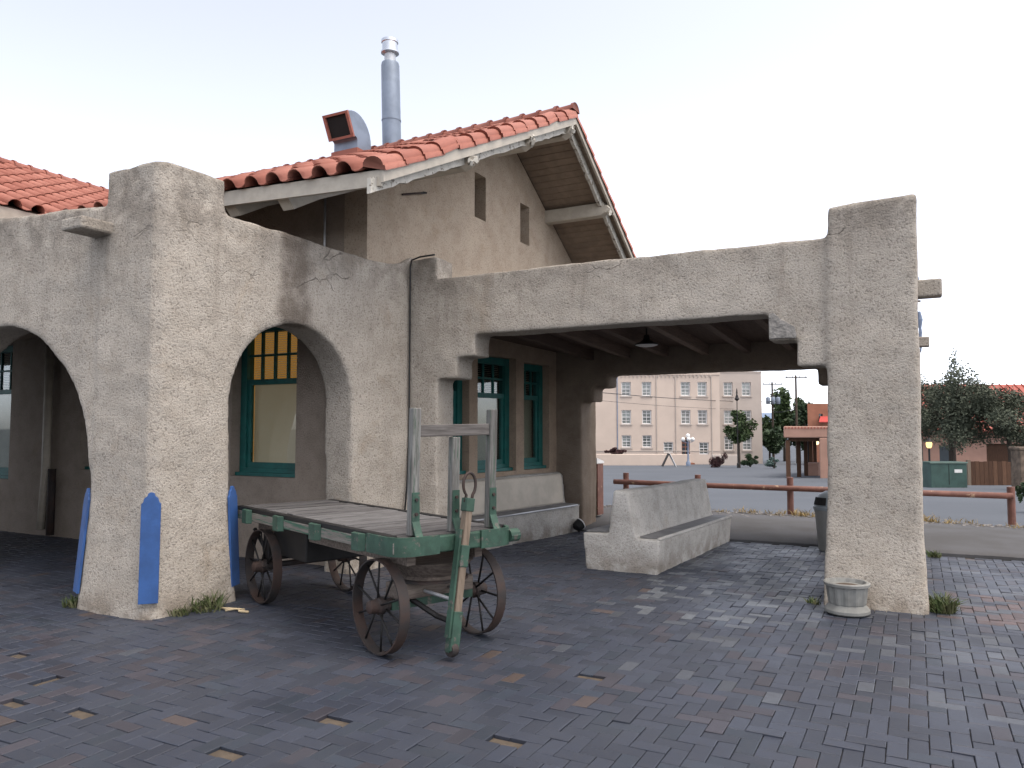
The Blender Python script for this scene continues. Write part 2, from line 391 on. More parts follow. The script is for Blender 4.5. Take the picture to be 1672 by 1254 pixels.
# ------------------------------------------------------------------ brick paving, herringbone
KERB_Y = 6.86
def build_paving():
    a = .0965; g = .002
    base = MB(); base.box(-9, 11, -5, KERB_Y+.02, -.08, -.026)
    bo = base.build('brick_paving', M['sand']); tag(bo, kind='structure')
    holes = [(.845,-1.312),(1.505,-1.593),(2.686,-1.556),(2.925,-1.03),(3.854,.315),(3.881,-.841),(1.033,-1.732),(.056,-1.157)]
    def proj(p):
        d = p - CAM; f2 = Vector((FH.x*math.cos(R(3.34)), FH.y*math.cos(R(3.34)), math.sin(R(3.34))))
        z = d.dot(f2); x = d.x*RT.x + d.y*RT.y; u = Vector((0,0,1))*math.cos(R(3.34)) - Vector((FH.x,FH.y,0))*math.sin(R(3.34))
        return z, x/z*1250 if z > .1 else 9e9, d.dot(u)/z*1250 if z > .1 else 9e9
    bricks = []
    for i in range(-94, 115):
        for j in range(-48, 72):
            k = (i - j) % 4
            if k == 0: x0, x1, y0, y1 = i*a, (i+2)*a, j*a, (j+1)*a
            elif k == 3: x0, x1, y0, y1 = i*a, (i+1)*a, j*a, (j+2)*a
            else: continue
            if y1 > KERB_Y or x0 < -8.9 or x1 > 10.9: continue
            cx, cy = (x0+x1)/2, (y0+y1)/2
            if any(x0 < hx < x1 and y0 < hy < y1 for hx, hy in holes): continue
            if 0 < cx < .0 : continue
            bricks.append((x0, x1, y0, y1, cx, cy))
    rnd = random.Random(3)
    def colour(cx, cy):
        r = rnd.random(); v = rnd.uniform(.78, 1.2)
        c = (.032, .038, .055)
        if r < .12: c = (.042, .039, .049)
        elif r < .22: c = (.029, .037, .052)
        elif r < .225: c = (.066, .05, .046)
        if 5.9 < cx < 7.6 and 3.0 < cy < 4.3 and rnd.random() < .75: c = (.085, .056, .052)
        if abs(cx-3.3) < .45 and abs(cy-.25) < .25 and rnd.random() < .14: c = (.08, .058, .048)
        worn = max(0., min(1., (cx-2.6)/1.5)) * max(0., min(1., (cy-.4)/2.5))
        if rnd.random() < .25*worn + .006: c = (.062, .069, .082)
        if 3.2 < cx < 5.1 and cy > 2.2 and rnd.random() < .16 + .06*(cy-2.2): c = (.1, .11, .122)  # pale bricks carry the sky's sheen under the porch in their colour
        return tuple(x*v for x in c)
    def brick_geo(w, h, z, tx, ty):
        c = .0035; b = -.05
        vs = []
        for (sx, sy) in ((-1,-1),(1,-1),(1,1),(-1,1)): vs.append((sx*w, sy*h, b))
        for (sx, sy) in ((-1,-1),(1,-1),(1,1),(-1,1)): vs.append((sx*w, sy*h, z - c + tx*sx + ty*sy))
        for (sx, sy) in ((-1,-1),(1,-1),(1,1),(-1,1)): vs.append((sx*(w-c), sy*(h-c), z + tx*sx + ty*sy))
        fs = [(8,9,10,11)]
        for i in range(4):
            j = (i+1) % 4; fs.append((i, j, j+4, i+4)); fs.append((i+4, j+4, j+8, i+8))
        return vs, fs
    def lift(cx, cy): return .010*noise.noise(Vector((cx*.9, cy*.9, 3))) - .006
    vis = []
    for b in bricks:
        z, px, py = proj(Vector((b[4], b[5], 0)))
        if z > .1 and abs(px) < 836 and py > -627: vis.append((z, b))
    vis.sort(key=lambda q: q[0]); near = set(q[1] for q in vis[:300])
    shared = {}
    mb = MB()
    for b in bricks:
        x0, x1, y0, y1, cx, cy = b
        w, h = (x1-x0)/2 - g, (y1-y0)/2 - g
        c = colour(cx, cy); z = lift(cx, cy) + rnd.gauss(0, .0016); tx, ty = rnd.gauss(0, .0009), rnd.gauss(0, .0009)
        if b in near:
            key = w > h
            if key not in shared:
                vs, fs = brick_geo(w, h, 0, 0, 0); m2 = MB(); m2.add(vs, fs, (1,1,1)); shared[key] = m2.mesh('paver')
            o = link('paver', shared[key], M['paver'], bo); o.location = (cx, cy, z)
            o.rotation_euler = (ty/h, -tx/w, rnd.uniform(-.008, .008)); o.color = (*c, 1)
        else:
            vs, fs = brick_geo(w, h, z, tx, ty)
            mb.add([(x+cx, y+cy, q) for x, y, q in vs], fs, c)
    mb.build('pavers', M['paver'], bo, kind='stuff')
build_paving()
def build_walk():
    mb = MB(); n = 60; vs = []
    for i in range(n+1):
        x = -2 + 16*i/n; e = .05*noise.noise(Vector((x*1.3, 0, 0))); f = .25*noise.noise(Vector((x*.8, 5, 0)))
        for y, z in ((KERB_Y+.015+e, -.05), (KERB_Y+.02+e, .022), (KERB_Y+.06+e, .035), (8.4, .085), (10.15+f, .05), (10.5+f, -.07)):
            vs.append((x, y, z + .008*noise.noise(Vector((x*2, y*2, 1)))))
    mb.add(vs, [(i*6+j, (i+1)*6+j, (i+1)*6+j+1, i*6+j+1) for i in range(n) for j in range(5)])
    o = mb.build('walkway', M['asphalt'], smooth=True); tag(o, kind='structure'); auto_smooth(o, 35)
build_walk()

# ------------------------------------------------------------------ station building
depot = empty('station_building', (0, 0, 0))
tag(depot, 'tan stucco mission style depot with arches, porch and red tile roof', 'station')
def arc(cx, cz, r, a0, a1, n, ry=None):
    return [(cx + r*math.cos(R(a0+(a1-a0)*i/n)), cz + (ry or r)*math.sin(R(a0+(a1-a0)*i/n))) for i in range(n+1)]

# arcade: front wall with large arch, corner pier, side wall with narrow arch
SK = .069
def side_mp(s, b, t):   # along the side wall (s), up (b), t inward
    d = Vector((SK, 1)).normalized(); n = Vector((-d.y, d.x))
    return Vector((d.x*s + n.x*t, d.y*s + n.y*t, b))
def build_arcade():
    mb = MB()
    out = [(-7.6, -.1), (-7.6, 4.0), (-5, 3.92), (-2.447, 3.755), (-1.4, 3.70), (-.6, 3.64), (-.06, 3.64), (-.06, -.1)]
    out += [(-.89, -.1), (-.88, 1.10)] + arc(-2.42, 1.10, 1.53, 4, 176, 30) + [(-3.95, -.1)]
    mb.prism(out, .015, .46, lambda a, b, t: Vector((a, t, b)))
    out = [(.06, -.1), (.06, 3.63), (1.6, 3.61), (2.6, 3.58), (3.0, 3.585), (3.25, 3.64), (3.5, 3.77), (3.5, -.1), (2.42, -.1), (2.41, 1.86)]
    out += arc(1.595, 1.87, .815, 2, 178, 26) + [(.78, 1.6), (.8, -.1)]
    mb.prism(out, .0, .42, side_mp)
    # corner pier with softened corners and parapet block
    c = .075
    foot = [(-.82, .0), (-c, .0), (0, c), (.03, .72), (-.05, .78), (-.8, .78), (-.87, .7), (-.87, .07)]
    mb.prism(foot, -.1, 3.0, lambda a, b, t: Vector((a, b, t)))
    foot = [(-.74, .0), (-c, .0), (0, c), (.03, .68), (-.70, .68)]
    mb.prism(foot, 2.8, 3.965, lambda a, b, t: Vector((a, b, t)))
    # projecting drain block
    m3 = MB(); m3.box(-.93, -.63, -.30, .1, 3.36, 3.47); m3.build('drain_block', M['stucco'], depot, bevel=.02)
    def flare(p):
        if p.z < 1.25 and -1.0 < p.x < .12 and -.1 < p.y < .95:
            k = (1.25-p.z)/1.25; k = k*k*.075
            d = Vector((p.x+.43, p.y-.40, 0)); d.normalize(); p = p + d*k
        elif p.z < 1.0 and p.y > 2.3:
            k = (1-p.z)**2*.07; p = p + Vector((k*.6, -k if p.y < 2.7 else 0, 0))
        return p
    return plaster('arcade_wall', mb, M['stucco'], depot, .028, 5, .016, flare)
build_arcade()

# front wall of the main block, behind the arcade
VW, XG = 2.64, .16
wins = [(-2.0, -.90, 1.0, 2.95), (-5.6+.5, -4.0, 1.0, 2.95), (-8.2, -6.9, .8, 2.95)]
def rect(a0, a1, b0, b1): return [(a0, b0), (a1, b0), (a1, b1), (a0, b1)]
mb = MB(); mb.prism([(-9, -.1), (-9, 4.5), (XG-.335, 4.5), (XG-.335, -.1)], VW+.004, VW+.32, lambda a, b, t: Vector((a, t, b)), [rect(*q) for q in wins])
mb.build('front_wall', M['stucco_in_shaded'], depot)
# gable wall with two slit vents, ridge line and soffit
RY, RZ = 6.15, 6.35; SL, SR = .479, .61; XR = 1.3
EY, EZ = 1.43, 4.09
def zl(y): return EZ + (y-EY)*SL
def zr(y): return RZ - (y-RY)*SR
out = [(VW, 3.42), (VW, zl(VW)-.1), (RY, RZ-.12), (9.65, zr(9.65)-.1), (9.65, -.1), (7.2, -.1), (7.2, 2.9), (3.62, 2.9), (3.62, 3.42)]
vents = [rect(5.10, 5.43, 4.69, 5.36), rect(6.56, 6.89, 4.63, 5.285)]
mb = MB(); mb.prism(out, XG-.34, XG, lambda a, b, t: Vector((t, a, b)), vents)
gw = mb.build('gable_wall', M['stucco_gable'], depot)
for q in vents:
    mb = MB(); y0, y1, z0, z1 = q[0][0], q[1][0], q[0][1], q[2][1]
    mb.box(XG-.33, XG-.29, y0-.02, y1+.02, z0-.02, z1+.02); f = mb.build('vent', M['darkhole'], depot)
    n = 9
    for i in range(n):
        mb = MB(); z = z0 + (z1-z0)*(i+.5)/n
        mb.bar((XG-.27, y0, z), (XG-.27, y1, z), .09, .012, (-.6, 0, 1)); mb.build('slat', M['brown_wood'], f)

# windows ------------------------------------------------------
def window(mp, a0, a1, b0, b1, rec, tb, lit=False, cols=4, label=None):
    """teal sash window; mp(a,b,t) with t inward"""
    def bx(mbx, aa, ab, ba, bb, ta, tb_):
        vs = [mp(a, b, t) for t in (ta, tb_) for a, b in ((aa, ba), (ab, ba), (ab, bb), (aa, bb))]
        mbx.add(vs, [(0,3,2,1),(4,5,6,7),(0,1,5,4),(1,2,6,5),(2,3,7,6),(3,0,4,7)])
    fw = .105; m1 = MB(); g = .002
    for q in ((a0+g, a0+fw, b0+g, b1-g), (a1-fw, a1-g, b0+g, b1-g), (a0+fw, a1-fw, b1-fw, b1-g), (a0+fw, a1-fw, b0+g, b0+.1)):
        bx(m1, *q, rec, rec+.12)
    w_ = m1.build('window', M['teal'], depot)
    m2 = MB(); bx(m2, a0+g, a1-g, b0+g, b0+.045, rec-.07, rec-.003); m2.build('sill', M['teal'], w_)
    ia0, ia1, ib0, ib1 = a0+fw, a1-fw, b0+.1, b1-fw
    m3 = MB(); bx(m3, ia0, ia1, tb-.035, tb+.035, rec+.02, rec+.1); m3.build('meeting_rail', M['teal'], w_)
    m3 = MB(); s = .05
    for q in ((ia0, ia0+s, ib0, tb-.035), (ia1-s, ia1, ib0, tb-.035), (ia0+s, ia1-s, ib0, ib0+.07)): bx(m3, *q, rec+.03, rec+.08)
    m3.build('lower_sash', M['teal'], w_)
    for i in range(1, cols):
        x = ia0 + (ia1-ia0)*i/cols; m3 = MB(); bx(m3, x-.014, x+.014, tb+.035, ib1, rec+.035, rec+.075); m3.build('muntin', M['teal'], w_)
    m3 = MB(); z = (tb+ib1)/2+.02; bx(m3, ia0, ia1, z-.014, z+.014, rec+.038, rec+.072); m3.build('muntin', M['teal'], w_)
    m3 = MB(); bx(m3, ia0+s, ia1-s, ib0+.07, tb-.035, rec+.052, rec+.058); m3.build('pane', M['glass'], w_)
    m3 = MB(); bx(m3, ia0, ia1, tb+.035, ib1, rec+.053, rec+.057); m3.build('pane', M['glass'], w_)
    # blinds and the room behind
    m3 = MB(); n = int((ib1-ib0)/.028)
    for i in range(n):
        z = ib0 + (ib1-ib0)*(i+.5)/n; hi = z > tb
        dz, dt = (.006, .011) if hi else (.0145, .004)
        p = [mp(ia0, z-dz, rec+.14-dt), mp(ia1, z-dz, rec+.14-dt), mp(ia1, z+dz, rec+.14+dt), mp(ia0, z+dz, rec+.14+dt)]
        m3.add(p, [(0,1,2,3)])
    m3.build('blind', M['blind_lit'] if lit else M['blind'], w_)
    m3 = MB(); bx(m3, a0-.05, a1+.05, b0-.05, b1+.05, rec+.25, rec+.27)
    m3.build('lit_room' if lit else 'dim_room', M['room_light'] if lit else M['darkhole'], w_)
    m3 = MB(); s2 = .01
    for q in ((a0-.05, a0-.05+s2, b0, b1), (a1+.05-s2, a1+.05, b0, b1), (a0, a1, b0-.05, b0-.05+s2), (a0, a1, b1+.05-s2, b1+.05)): bx(m3, *q, rec+.12, rec+.25)
    m3.build('reveal_box', M['darkhole'], w_)
    return w_
front_mp = lambda a, b, t: Vector((a, VW+t, b))
window(front_mp, *wins[0], .15, 2.20, lit=True)
window(front_mp, *wins[1], .15, 2.20); window(front_mp, *wins[2], .15, 2.20)
# downspout pair on the passage wall and thin conduit under the eave
mb = MB(); mb.tube([(-5.80, VW-.07, 3.1), (-5.80, VW-.07, .95), (-5.86, VW-.08, .1)], .06, 10); mb.build('downspout', M['cream'], depot, smooth=True)
mb = MB(); mb.tube([(-5.66, VW-.06, 1.0), (-5.66, VW-.06, .02)], .055, 10); mb.build('downspout', M['iron'], depot, smooth=True)
mb = MB(); mb.tube([(-.457, VW-.03, 4.45), (-.457, VW-.03, 3.3)], .014, 8); mb.build('conduit', M['tin'], depot, smooth=True)
mb = MB(); mb.tube([(XG+.02, 3.3, 4.518), (XG+.06, 3.5, 4.58), (XG+.06, 3.769, 4.663), (XG-.01, 3.78, 4.68)], .014, 6); mb.build('wall_bracket', M['iron'], depot)
# arcade slab roof, keeps the passage in shade
mb = MB(); mb.box(-9, -.38, .4, VW-.003, 3.06, 3.2); mb.build('passage_ceiling', M['brown_wood'], depot)

# porch ---------------------------------------------------------
def build_porch():
    mb = MB()
    out = [(.12, -.1), (.17, 3.70), (.63, 3.71), (.63, 3.435), (2.6, 3.44), (5.07, 3.425), (5.09, 3.70), (5.84, 3.735), (5.80, 3.2), (5.80, -.1), (4.97, -.1), (5.03, 1.3),
           (5.04, 2.2), (4.78, 2.2), (4.78, 2.46), (4.52, 2.46), (4.52, 2.723), (1.17, 2.723), (1.17, 2.458), (.918, 2.458), (.918, 2.208), (.65, 2.208), (.64, 1.2), (.7, -.1)]
    mb.prism(out, 3.4, 3.79, lambda a, b, t: Vector((a, t, b)))
    mb.prism([(4.97, -.1), (5.03, 1.3), (5.07, 3.3), (5.08, 3.71), (5.83, 3.74), (5.80, -.1)], 3.36, 4.06, lambda a, b, t: Vector((a, t, b)))
    mb2 = mb; mb = MB()
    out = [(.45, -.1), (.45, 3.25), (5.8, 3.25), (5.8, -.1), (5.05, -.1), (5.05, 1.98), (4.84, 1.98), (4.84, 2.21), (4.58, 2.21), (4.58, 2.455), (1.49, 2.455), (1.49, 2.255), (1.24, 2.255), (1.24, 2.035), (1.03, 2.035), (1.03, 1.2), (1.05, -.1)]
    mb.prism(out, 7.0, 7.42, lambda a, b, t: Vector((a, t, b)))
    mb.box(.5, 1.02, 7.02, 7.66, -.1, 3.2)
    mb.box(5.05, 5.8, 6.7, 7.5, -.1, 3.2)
    plaster('rear_porch_frame', mb, M['stucco_porch_shaded'], depot, .03, 3, .012)
    mb = mb2; mb.box(5.12, 5.7, 3.6, 7.05, 2.62, 3.38)
    m3 = MB(); m3.box(5.7, 6.02, 3.60, 3.78, 2.82, 2.98); m3.build('beam_end', M['stucco'], depot, bevel=.015)
    m3 = MB(); m3.box(5.7, 5.96, 7.1, 7.28, 2.69, 2.82); m3.build('beam_end', M['stucco'], depot, bevel=.012)
    m3 = MB(); m3.prism([(4.525, 2.475), (4.525, 2.715), (4.57, 2.735), (4.63, 2.67), (4.70, 2.625), (4.765, 2.58), (4.78, 2.50), (4.77, 2.47), (4.66, 2.478)], 3.375, 3.42, lambda a, b, t: Vector((a, t, b))); m3.build('broken_plaster_patch', simple('grey_raw_concrete', (.33, .31, .28), .95, .35, 16, bmp=1., bscale=30, bdist=.02), depot, bevel=.006)
    def flare(p):
        if p.z < .9:
            k = (1-p.z/.9)**2
            if p.y < 4.3: p = p + Vector((0, -.14*k, 0))
            if p.y < 4.3 and p.x > 5.6: p = p + Vector((.03*k, 0, 0))
        return p
    plaster('porch_frame', mb, M['stucco'], depot, .026, 3, .014, flare)
build_porch()
mb = MB()   # boarded porch ceiling, sloping to the rear
def ceil_z(y): return 2.99 - .042*(y-3.6)
nb = 26
for i in range(nb):
    y0 = 3.7 + (7.1-3.7)*i/nb; y1 = 3.7 + (7.1-3.7)*(i+1)/nb - .008
    mb.add([(.3,y0,ceil_z(y0)),(5.3,y0,ceil_z(y0)),(5.3,y1,ceil_z(y1)),(.3,y1,ceil_z(y1)),(.3,y0,ceil_z(y0)+.03),(5.3,y0,ceil_z(y0)+.03),(5.3,y1,ceil_z(y1)+.03),(.3,y1,ceil_z(y1)+.03)],
           [(0,3,2,1),(4,5,6,7),(0,1,5,4),(1,2,6,5),(2,3,7,6),(3,0,4,7)])
mb.build('porch_ceiling', M['joist'], depot)
for x in (1.2, 1.81, 2.42, 3.03, 3.64, 4.25, 4.86):
    mb = MB(); mb.bar((x, 3.7, ceil_z(3.7)-.075), (x, 7.08, ceil_z(7.08)-.075), .1, .15); mb.build('joist', M['joist'], depot, bevel=.006)
mb = MB(); mb.box(.3, 5.4, 3.7, 7.1, 3.06, 3.16); mb.build('porch_roof', M['seat'], depot)

# window wall inside the porch, with the built-in bench
P0, P1 = Vector((.1, 3.7)), Vector((.605, 7.1)); PD = (P1-P0).normalized(); PN = Vector((-PD.y, PD.x))
def pm(s, b, t): return Vector((P0.x + PD.x*s + PN.x*t, P0.y + PD.y*s + PN.y*t, b))
def s_of(y): return (y-P0.y)/PD.y
pw = [(s_of(3.95), s_of(4.80), .97, 2.66), (s_of(4.98), s_of(5.90), .97, 2.66), (s_of(6.10), s_of(6.80), .97, 2.62)]
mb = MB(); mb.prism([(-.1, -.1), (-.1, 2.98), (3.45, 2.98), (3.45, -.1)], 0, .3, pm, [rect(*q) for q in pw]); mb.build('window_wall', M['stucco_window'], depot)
for q in pw: window(pm, *q, .13, 2.09, cols=3)
mb = MB(); sb = lambda s, b, t: pm(s, b, -t)
mb.prism([(.0, -.1), (.46, -.1), (.46, .36), (.48, .40), (.2, .405), (.155, .86), (.11, .90), (.0, .91)], .05, 3.3, lambda a, b, t: sb(t, b, a))
o = plaster('wall_bench', mb, M['cement'], depot, .025, 3, .008)
mb = MB(); mb.prism([(.155+.075, .43), (.125+.075, .82), (.09+.075, .875), (.07, .895), (.07, .43)], .12, 3.2, lambda a, b, t: sb(t, b, a)); mb.build('bench_back', M['smooth_plaster'], depot, bevel=.02)
mb = MB(); mb.prism([(.19, .409), (.47, .404), (.47, .417), (.19, .422)], .1, 3.27, lambda a, b, t: sb(t, b, a)); mb.build('bench_seat', M['seat'], depot)
mb = MB(); mb.tube([sb(.1, .405, .475), sb(3.2, .405, .475)], .014, 8); mb.build('seat_nosing', M['tin'], depot, smooth=True)

# black cable on the porch pier
mb = MB(); mb.tube([(.62, 3.37, 3.725), (.4, 3.37, 3.72), (.28, 3.365, 3.69), (.265, 3.36, 3.6), (.262, 3.365, 2.5), (.262, 3.365, 1.5), (.262, 3.33, .9), (.27, 3.24, .3)], .011, 6); mb.build('cable', M['cable'], depot, smooth=True)

# blue ogee-topped boards fixed across the pier corners
def corner_board(name, cx, cy, face_deg, width, lean):
    mb = MB(); h = .93; w2 = width/2
    prof = [(-w2, 0), (w2, 0), (w2, h-.10), (w2*.82, h-.085), (w2*.7, h-.05), (w2*.42, h-.035), (w2*.3, h-.008), (0, h), (-w2*.3, h-.008), (-w2*.42, h-.035), (-w2*.7, h-.05), (-w2*.82, h-.085), (-w2, h-.10)]
    a = R(face_deg); n = Vector((math.cos(a), math.sin(a), 0)); tdir = Vector((-n.y, n.x, 0))
    def mp(u, v, t): return Vector((cx, cy, .13)) + tdir*u + Vector((0,0,v)) + n*(t - lean*(v/h))
    mb.prism(prof, 0, .022, mp); mb.build(name, M['blue'], depot, bevel=.003)
corner_board('blue_corner_board', .012, -.018, -45, .155, .03)
corner_board('blue_corner_board', -.955, -.015, -112, .17, .075)
corner_board('blue_corner_board', .06, .855, 22, .16, .05)

# ------------------------------------------------------------------ roofs
def tile_mesh(name, L=.44, wd=.315):
    mb = MB(); prof = []; th = .014
    for i in range(9):
        a = math.pi*(1 - i/8); prof.append((.098 + .098*math.cos(a), .098*math.sin(a)))
    prof += [(.225, -.016), (.27, -.018), (wd+.012, .0)]
    n = len(prof); vs = []
    for (y, lift, sc) in ((0, .02, 1.0), (L, .0, .93)):
        for x, z in prof: vs.append((x, y, z*sc + lift))
    for x, z in prof: vs.append((x, 0, z + .02 - th))
    fs = [(i, i+1, n+i+1, n+i) for i in range(n-1)] + [(2*n+i, 2*n+i+1, i+1, i) for i in range(n-1)]
    # inner side so the end reads as a thick shell
    m = len(vs); vs += [(x, L*.5, z + .01 - th) for x, z in prof]
    fs += [(m+i, m+i+1, 2*n+i+1, 2*n+i) for i in range(n-1)]
    mb.add(vs, fs); return mb.mesh(name, True)
def cap_mesh(name, L=.34, r=.115):
    mb = MB(); vs = []; fs = []; n = 9
    for (y, s) in ((0, 1.12), (.05, 1.12), (.051, 1.0), (L, .95)):
        for i in range(n):
            a = math.pi*(i/(n-1)); vs.append((r*s*math.cos(a), y, r*s*math.sin(a) + (0 if s < 1.1 else .004)))
    for k in range(3):
        for i in range(n-1): fs.append((k*n+i, k*n+i+1, (k+1)*n+i+1, (k+1)*n+i))
    fs.append(tuple(range(n)))
    mb.add(vs, fs); return mb.mesh(name, True)
TILE = tile_mesh('roof_tile'); RIDGE = cap_mesh('ridge_tile')
TW, TE, ROWS = .315, .374, 14
def put(mb, me, Mx):
    mb.add([Mx @ v.co for v in me.vertices], [tuple(p.vertices) for p in me.polygons])
rnd = random.Random(11)
def eave_z(x): return EZ + .044*max(0., min(3.5, XR - x))
# near slope
near_roof = MB(); XL = -8.6
for x0, x1 in ((XR-.02, -2.2), (-2.2, XL)):
    zs = [eave_z(x0), eave_z(x1)]
    near_roof.add([(x0,EY+.02,zs[0]-.03),(x1,EY+.02,zs[1]-.03),(x1,RY,RZ-.02),(x0,RY,RZ-.02),(x0,EY+.02,zs[0]-.005),(x1,EY+.02,zs[1]-.005),(x1,RY,RZ+.005),(x0,RY,RZ+.005)],
                  [(0,1,2,3),(7,6,5,4),(0,4,5,1),(1,5,6,2),(2,6,7,3),(3,7,4,0)])
roof = near_roof.build('roof', M['brown_wood'], depot)
def slope_M(x, r):
    ez = eave_z(x); y0 = EY - .05; dz = (RZ - ez); dy = RY - EY
    sl = dz/dy; ln = math.hypot(dz, dy); s = r*ln/ROWS*1.0
    ang = math.atan2(dz, dy)
    p = Vector((x, y0 + s*math.cos(ang), ez + .012 - .05*sl + s*math.sin(ang)))
    return Matrix.Translation(p) @ Matrix.Rotation(ang, 4, 'X')
rest = MB(); ncol = 31; nb_t = 0
for c_ in range(ncol):
    x = XR - .2 - TW*(c_+1)
    for r in range(ROWS):
        Mx = slope_M(x, r)
        J = Matrix.Translation((rnd.uniform(-.006, .006), rnd.uniform(-.012, .012), rnd.uniform(0, .006))) @ Matrix.Rotation(rnd.gauss(0, .012), 4, 'Z')
        if rnd.random() < .03: J = J @ Matrix.Rotation(.05, 4, 'X') @ Matrix.Rotation(rnd.uniform(-.08, .08), 4, 'Z')
        Mx = Mx @ J
        if c_*ROWS + r < 294:
            o = link('roof_tile', TILE, M['tile'], roof); o.matrix_world = Mx
        else: put(rest, TILE, Mx)
# far slope
mbf = MB(); Yb = 9.9
mbf.add([(XR-.02,RY,RZ-.03),(XL,RY,RZ-.03),(XL,Yb,zr(Yb)-.03),(XR-.02,Yb,zr(Yb)-.03),(XR-.02,RY,RZ-.005),(XL,RY,RZ-.005),(XL,Yb,zr(Yb)-.005),(XR-.02,Yb,zr(Yb)-.005)],
        [(0,1,2,3),(7,6,5,4),(0,4,5,1),(1,5,6,2),(2,6,7,3),(3,7,4,0)])
far_slope = mbf.build('far_slope', M['brown_wood'], depot)
angr = math.atan(SR); lr = (Yb-RY)/math.cos(angr); rb = MB()
for c_ in range(30):
    for r in range(int(lr/TE)):
        s = lr - r*TE
        p = Vector((XR - .2 - TW*c_, RY + s*math.cos(angr), RZ + .01 - s*math.sin(angr)))
        put(rb, TILE, Matrix.Translation(p) @ Matrix.Rotation(math.pi, 4, 'Z') @ Matrix.Rotation(angr, 4, 'X'))
rb.build('roof_tiles', M['tile'], far_slope, smooth=True, kind='stuff')
rest.build('roof_tiles', M['tile'], roof, smooth=True, kind='stuff')
# ridge caps
k = 0; x = XR + .03
while x > XL + 2:
    o = link('ridge_tile', RIDGE, M['tile'], roof)
    o.matrix_world = Matrix.Translation((x, RY, RZ + .075 + rnd.uniform(-.006, .006))) @ Matrix.Rotation(R(90) + rnd.gauss(0, .015), 4, 'Z') @ Matrix.Rotation(-.03, 4, 'X')
    x -= .292
# rake caps: barrel tiles lapping over the verge
def rake_mesh():
    mb = MB(); n = 8; prof = [(.128, -.068), (.128, -.02), (.112, -.019)] + [(.112*math.cos(math.pi*i/n), .078*math.sin(math.pi*i/n)) for i in range(n+1)]
    vs = []; m = len(prof)
    for y, s, l in ((0, 1.06, .022), (.43, .95, 0)):
        for px, pz in prof: vs.append((px*s, y, pz*s + l))
    fs = [(i, m+i, m+i+1, i+1) for i in range(m-1)] + [tuple(range(m-1, -1, -1))]
    mb.add(vs, fs); return mb.mesh('rake_tile', True)
RAKE = rake_mesh()
ang = math.atan(SL); L_ = (RY-EY)/math.cos(ang)
for r in range(ROWS):
    s = r*L_/ROWS
    p = Vector((XR - .075, EY - .04 + s*math.cos(ang), EZ + .02 + s*math.sin(ang)))
    o = link('rake_tile', RAKE, M['tile'], roof)
    o.matrix_world = Matrix.Translation(p) @ Matrix.Rotation(ang + (.09 if r in (3, 11) else 0), 4, 'X') @ Matrix.Rotation(rnd.gauss(0, .02), 4, 'Z')
for r in range(int(lr/.36)):
    s = lr - r*.36
    p = Vector((XR - .075, RY + s*math.cos(angr), RZ + .02 - s*math.sin(angr)))
    o = link('rake_tile', RAKE, M['tile'], far_slope)
    o.matrix_world = Matrix.Translation(p) @ Matrix.Rotation(-angr, 4, 'X') @ Matrix.Rotation(math.pi, 4, 'Z') @ Matrix.Scale(-1, 4, (1, 0, 0))
# eave fascia, rafter tails, soffit boards
mb = MB()
for x0, x1 in ((XR-.01, -2.2), (-2.2, XL)):
    za, zb = eave_z(x0), eave_z(x1)
    mb.add([(x0,EY-.005,za-.16),(x1,EY-.005,zb-.16),(x1,EY+.03,zb-.16),(x0,EY+.03,za-.16),(x0,EY-.005,za-.004),(x1,EY-.005,zb-.004),(x1,EY+.03,zb-.004),(x0,EY+.03,za-.004)],
           [(0,3,2,1),(4,5,6,7),(0,1,5,4),(1,2,6,5),(2,3,7,6),(3,0,4,7)])
mb.build('eave_fascia', M['cream'], depot)
for x in (-.046, -.83, -1.65, -2.5, -3.4, -4.3):
    z = eave_z(x); mb = MB()
    sl = (RZ-z)/(RY-EY)
    pr = [(EY+.07, z-.14), (EY+.16, z-.235), (EY+.55, z-.235+.45*sl), (VW+.02, z-.235+(VW-EY-.12)*sl), (VW+.02, z-.05+(VW-EY)*sl), (EY+.07, z-.03+.07*sl)]
    mb.prism(pr, x-.075, x+.075, lambda a, b, t: Vector((t, a, b))); mb.build('rafter', M['cream'], depot)
mb = MB()
for i in range(11):
    y0 = EY+.04 + (VW-EY-.04)*i/11; y1 = EY+.04 + (VW-EY-.04)*(i+1)/11 - .008
    for xa, xb in ((XG, -2.2), (-2.2, XL)):
        z = lambda x, y: eave_z(x) + (y-EY)*(RZ-eave_z(x))/(RY-EY) - .05
        mb.add([(xa,y0,z(xa,y0)),(xb,y0,z(xb,y0)),(xb,y1,z(xb,y1)),(xa,y1,z(xa,y1))], [(0,1,2,3)])
mb.build('eave_soffit', M['brown_wood'], depot)
# rake soffit boards (run along the ridge), both slopes
mb = MB(); bw = .115
def board(y0, y1, zf, off):
    z0, z1 = zf(y0)-off, zf(y1)-off
    mb.add([(XG-.02,y0,z0),(XR-.03,y0,z0),(XR-.03,y1,z1),(XG-.02,y1,z1),(XG-.02,y0,z0+.018),(XR-.03,y0,z0+.018),(XR-.03,y1,z1+.018),(XG-.02,y1,z1+.018)],
           [(0,3,2,1),(4,5,6,7),(0,1,5,4),(1,2,6,5),(2,3,7,6),(3,0,4,7)])
y = EY+.05
while y < RY-bw: board(y, y+bw-.01, zl, .055); y += bw
y = RY
while y < Yb-bw: board(y, y+bw-.01, zr, .055); y += bw
mb.build('rake_soffit', simple('tan_soffit_boards', (.27, .205, .15), .7, .2, 6), depot)
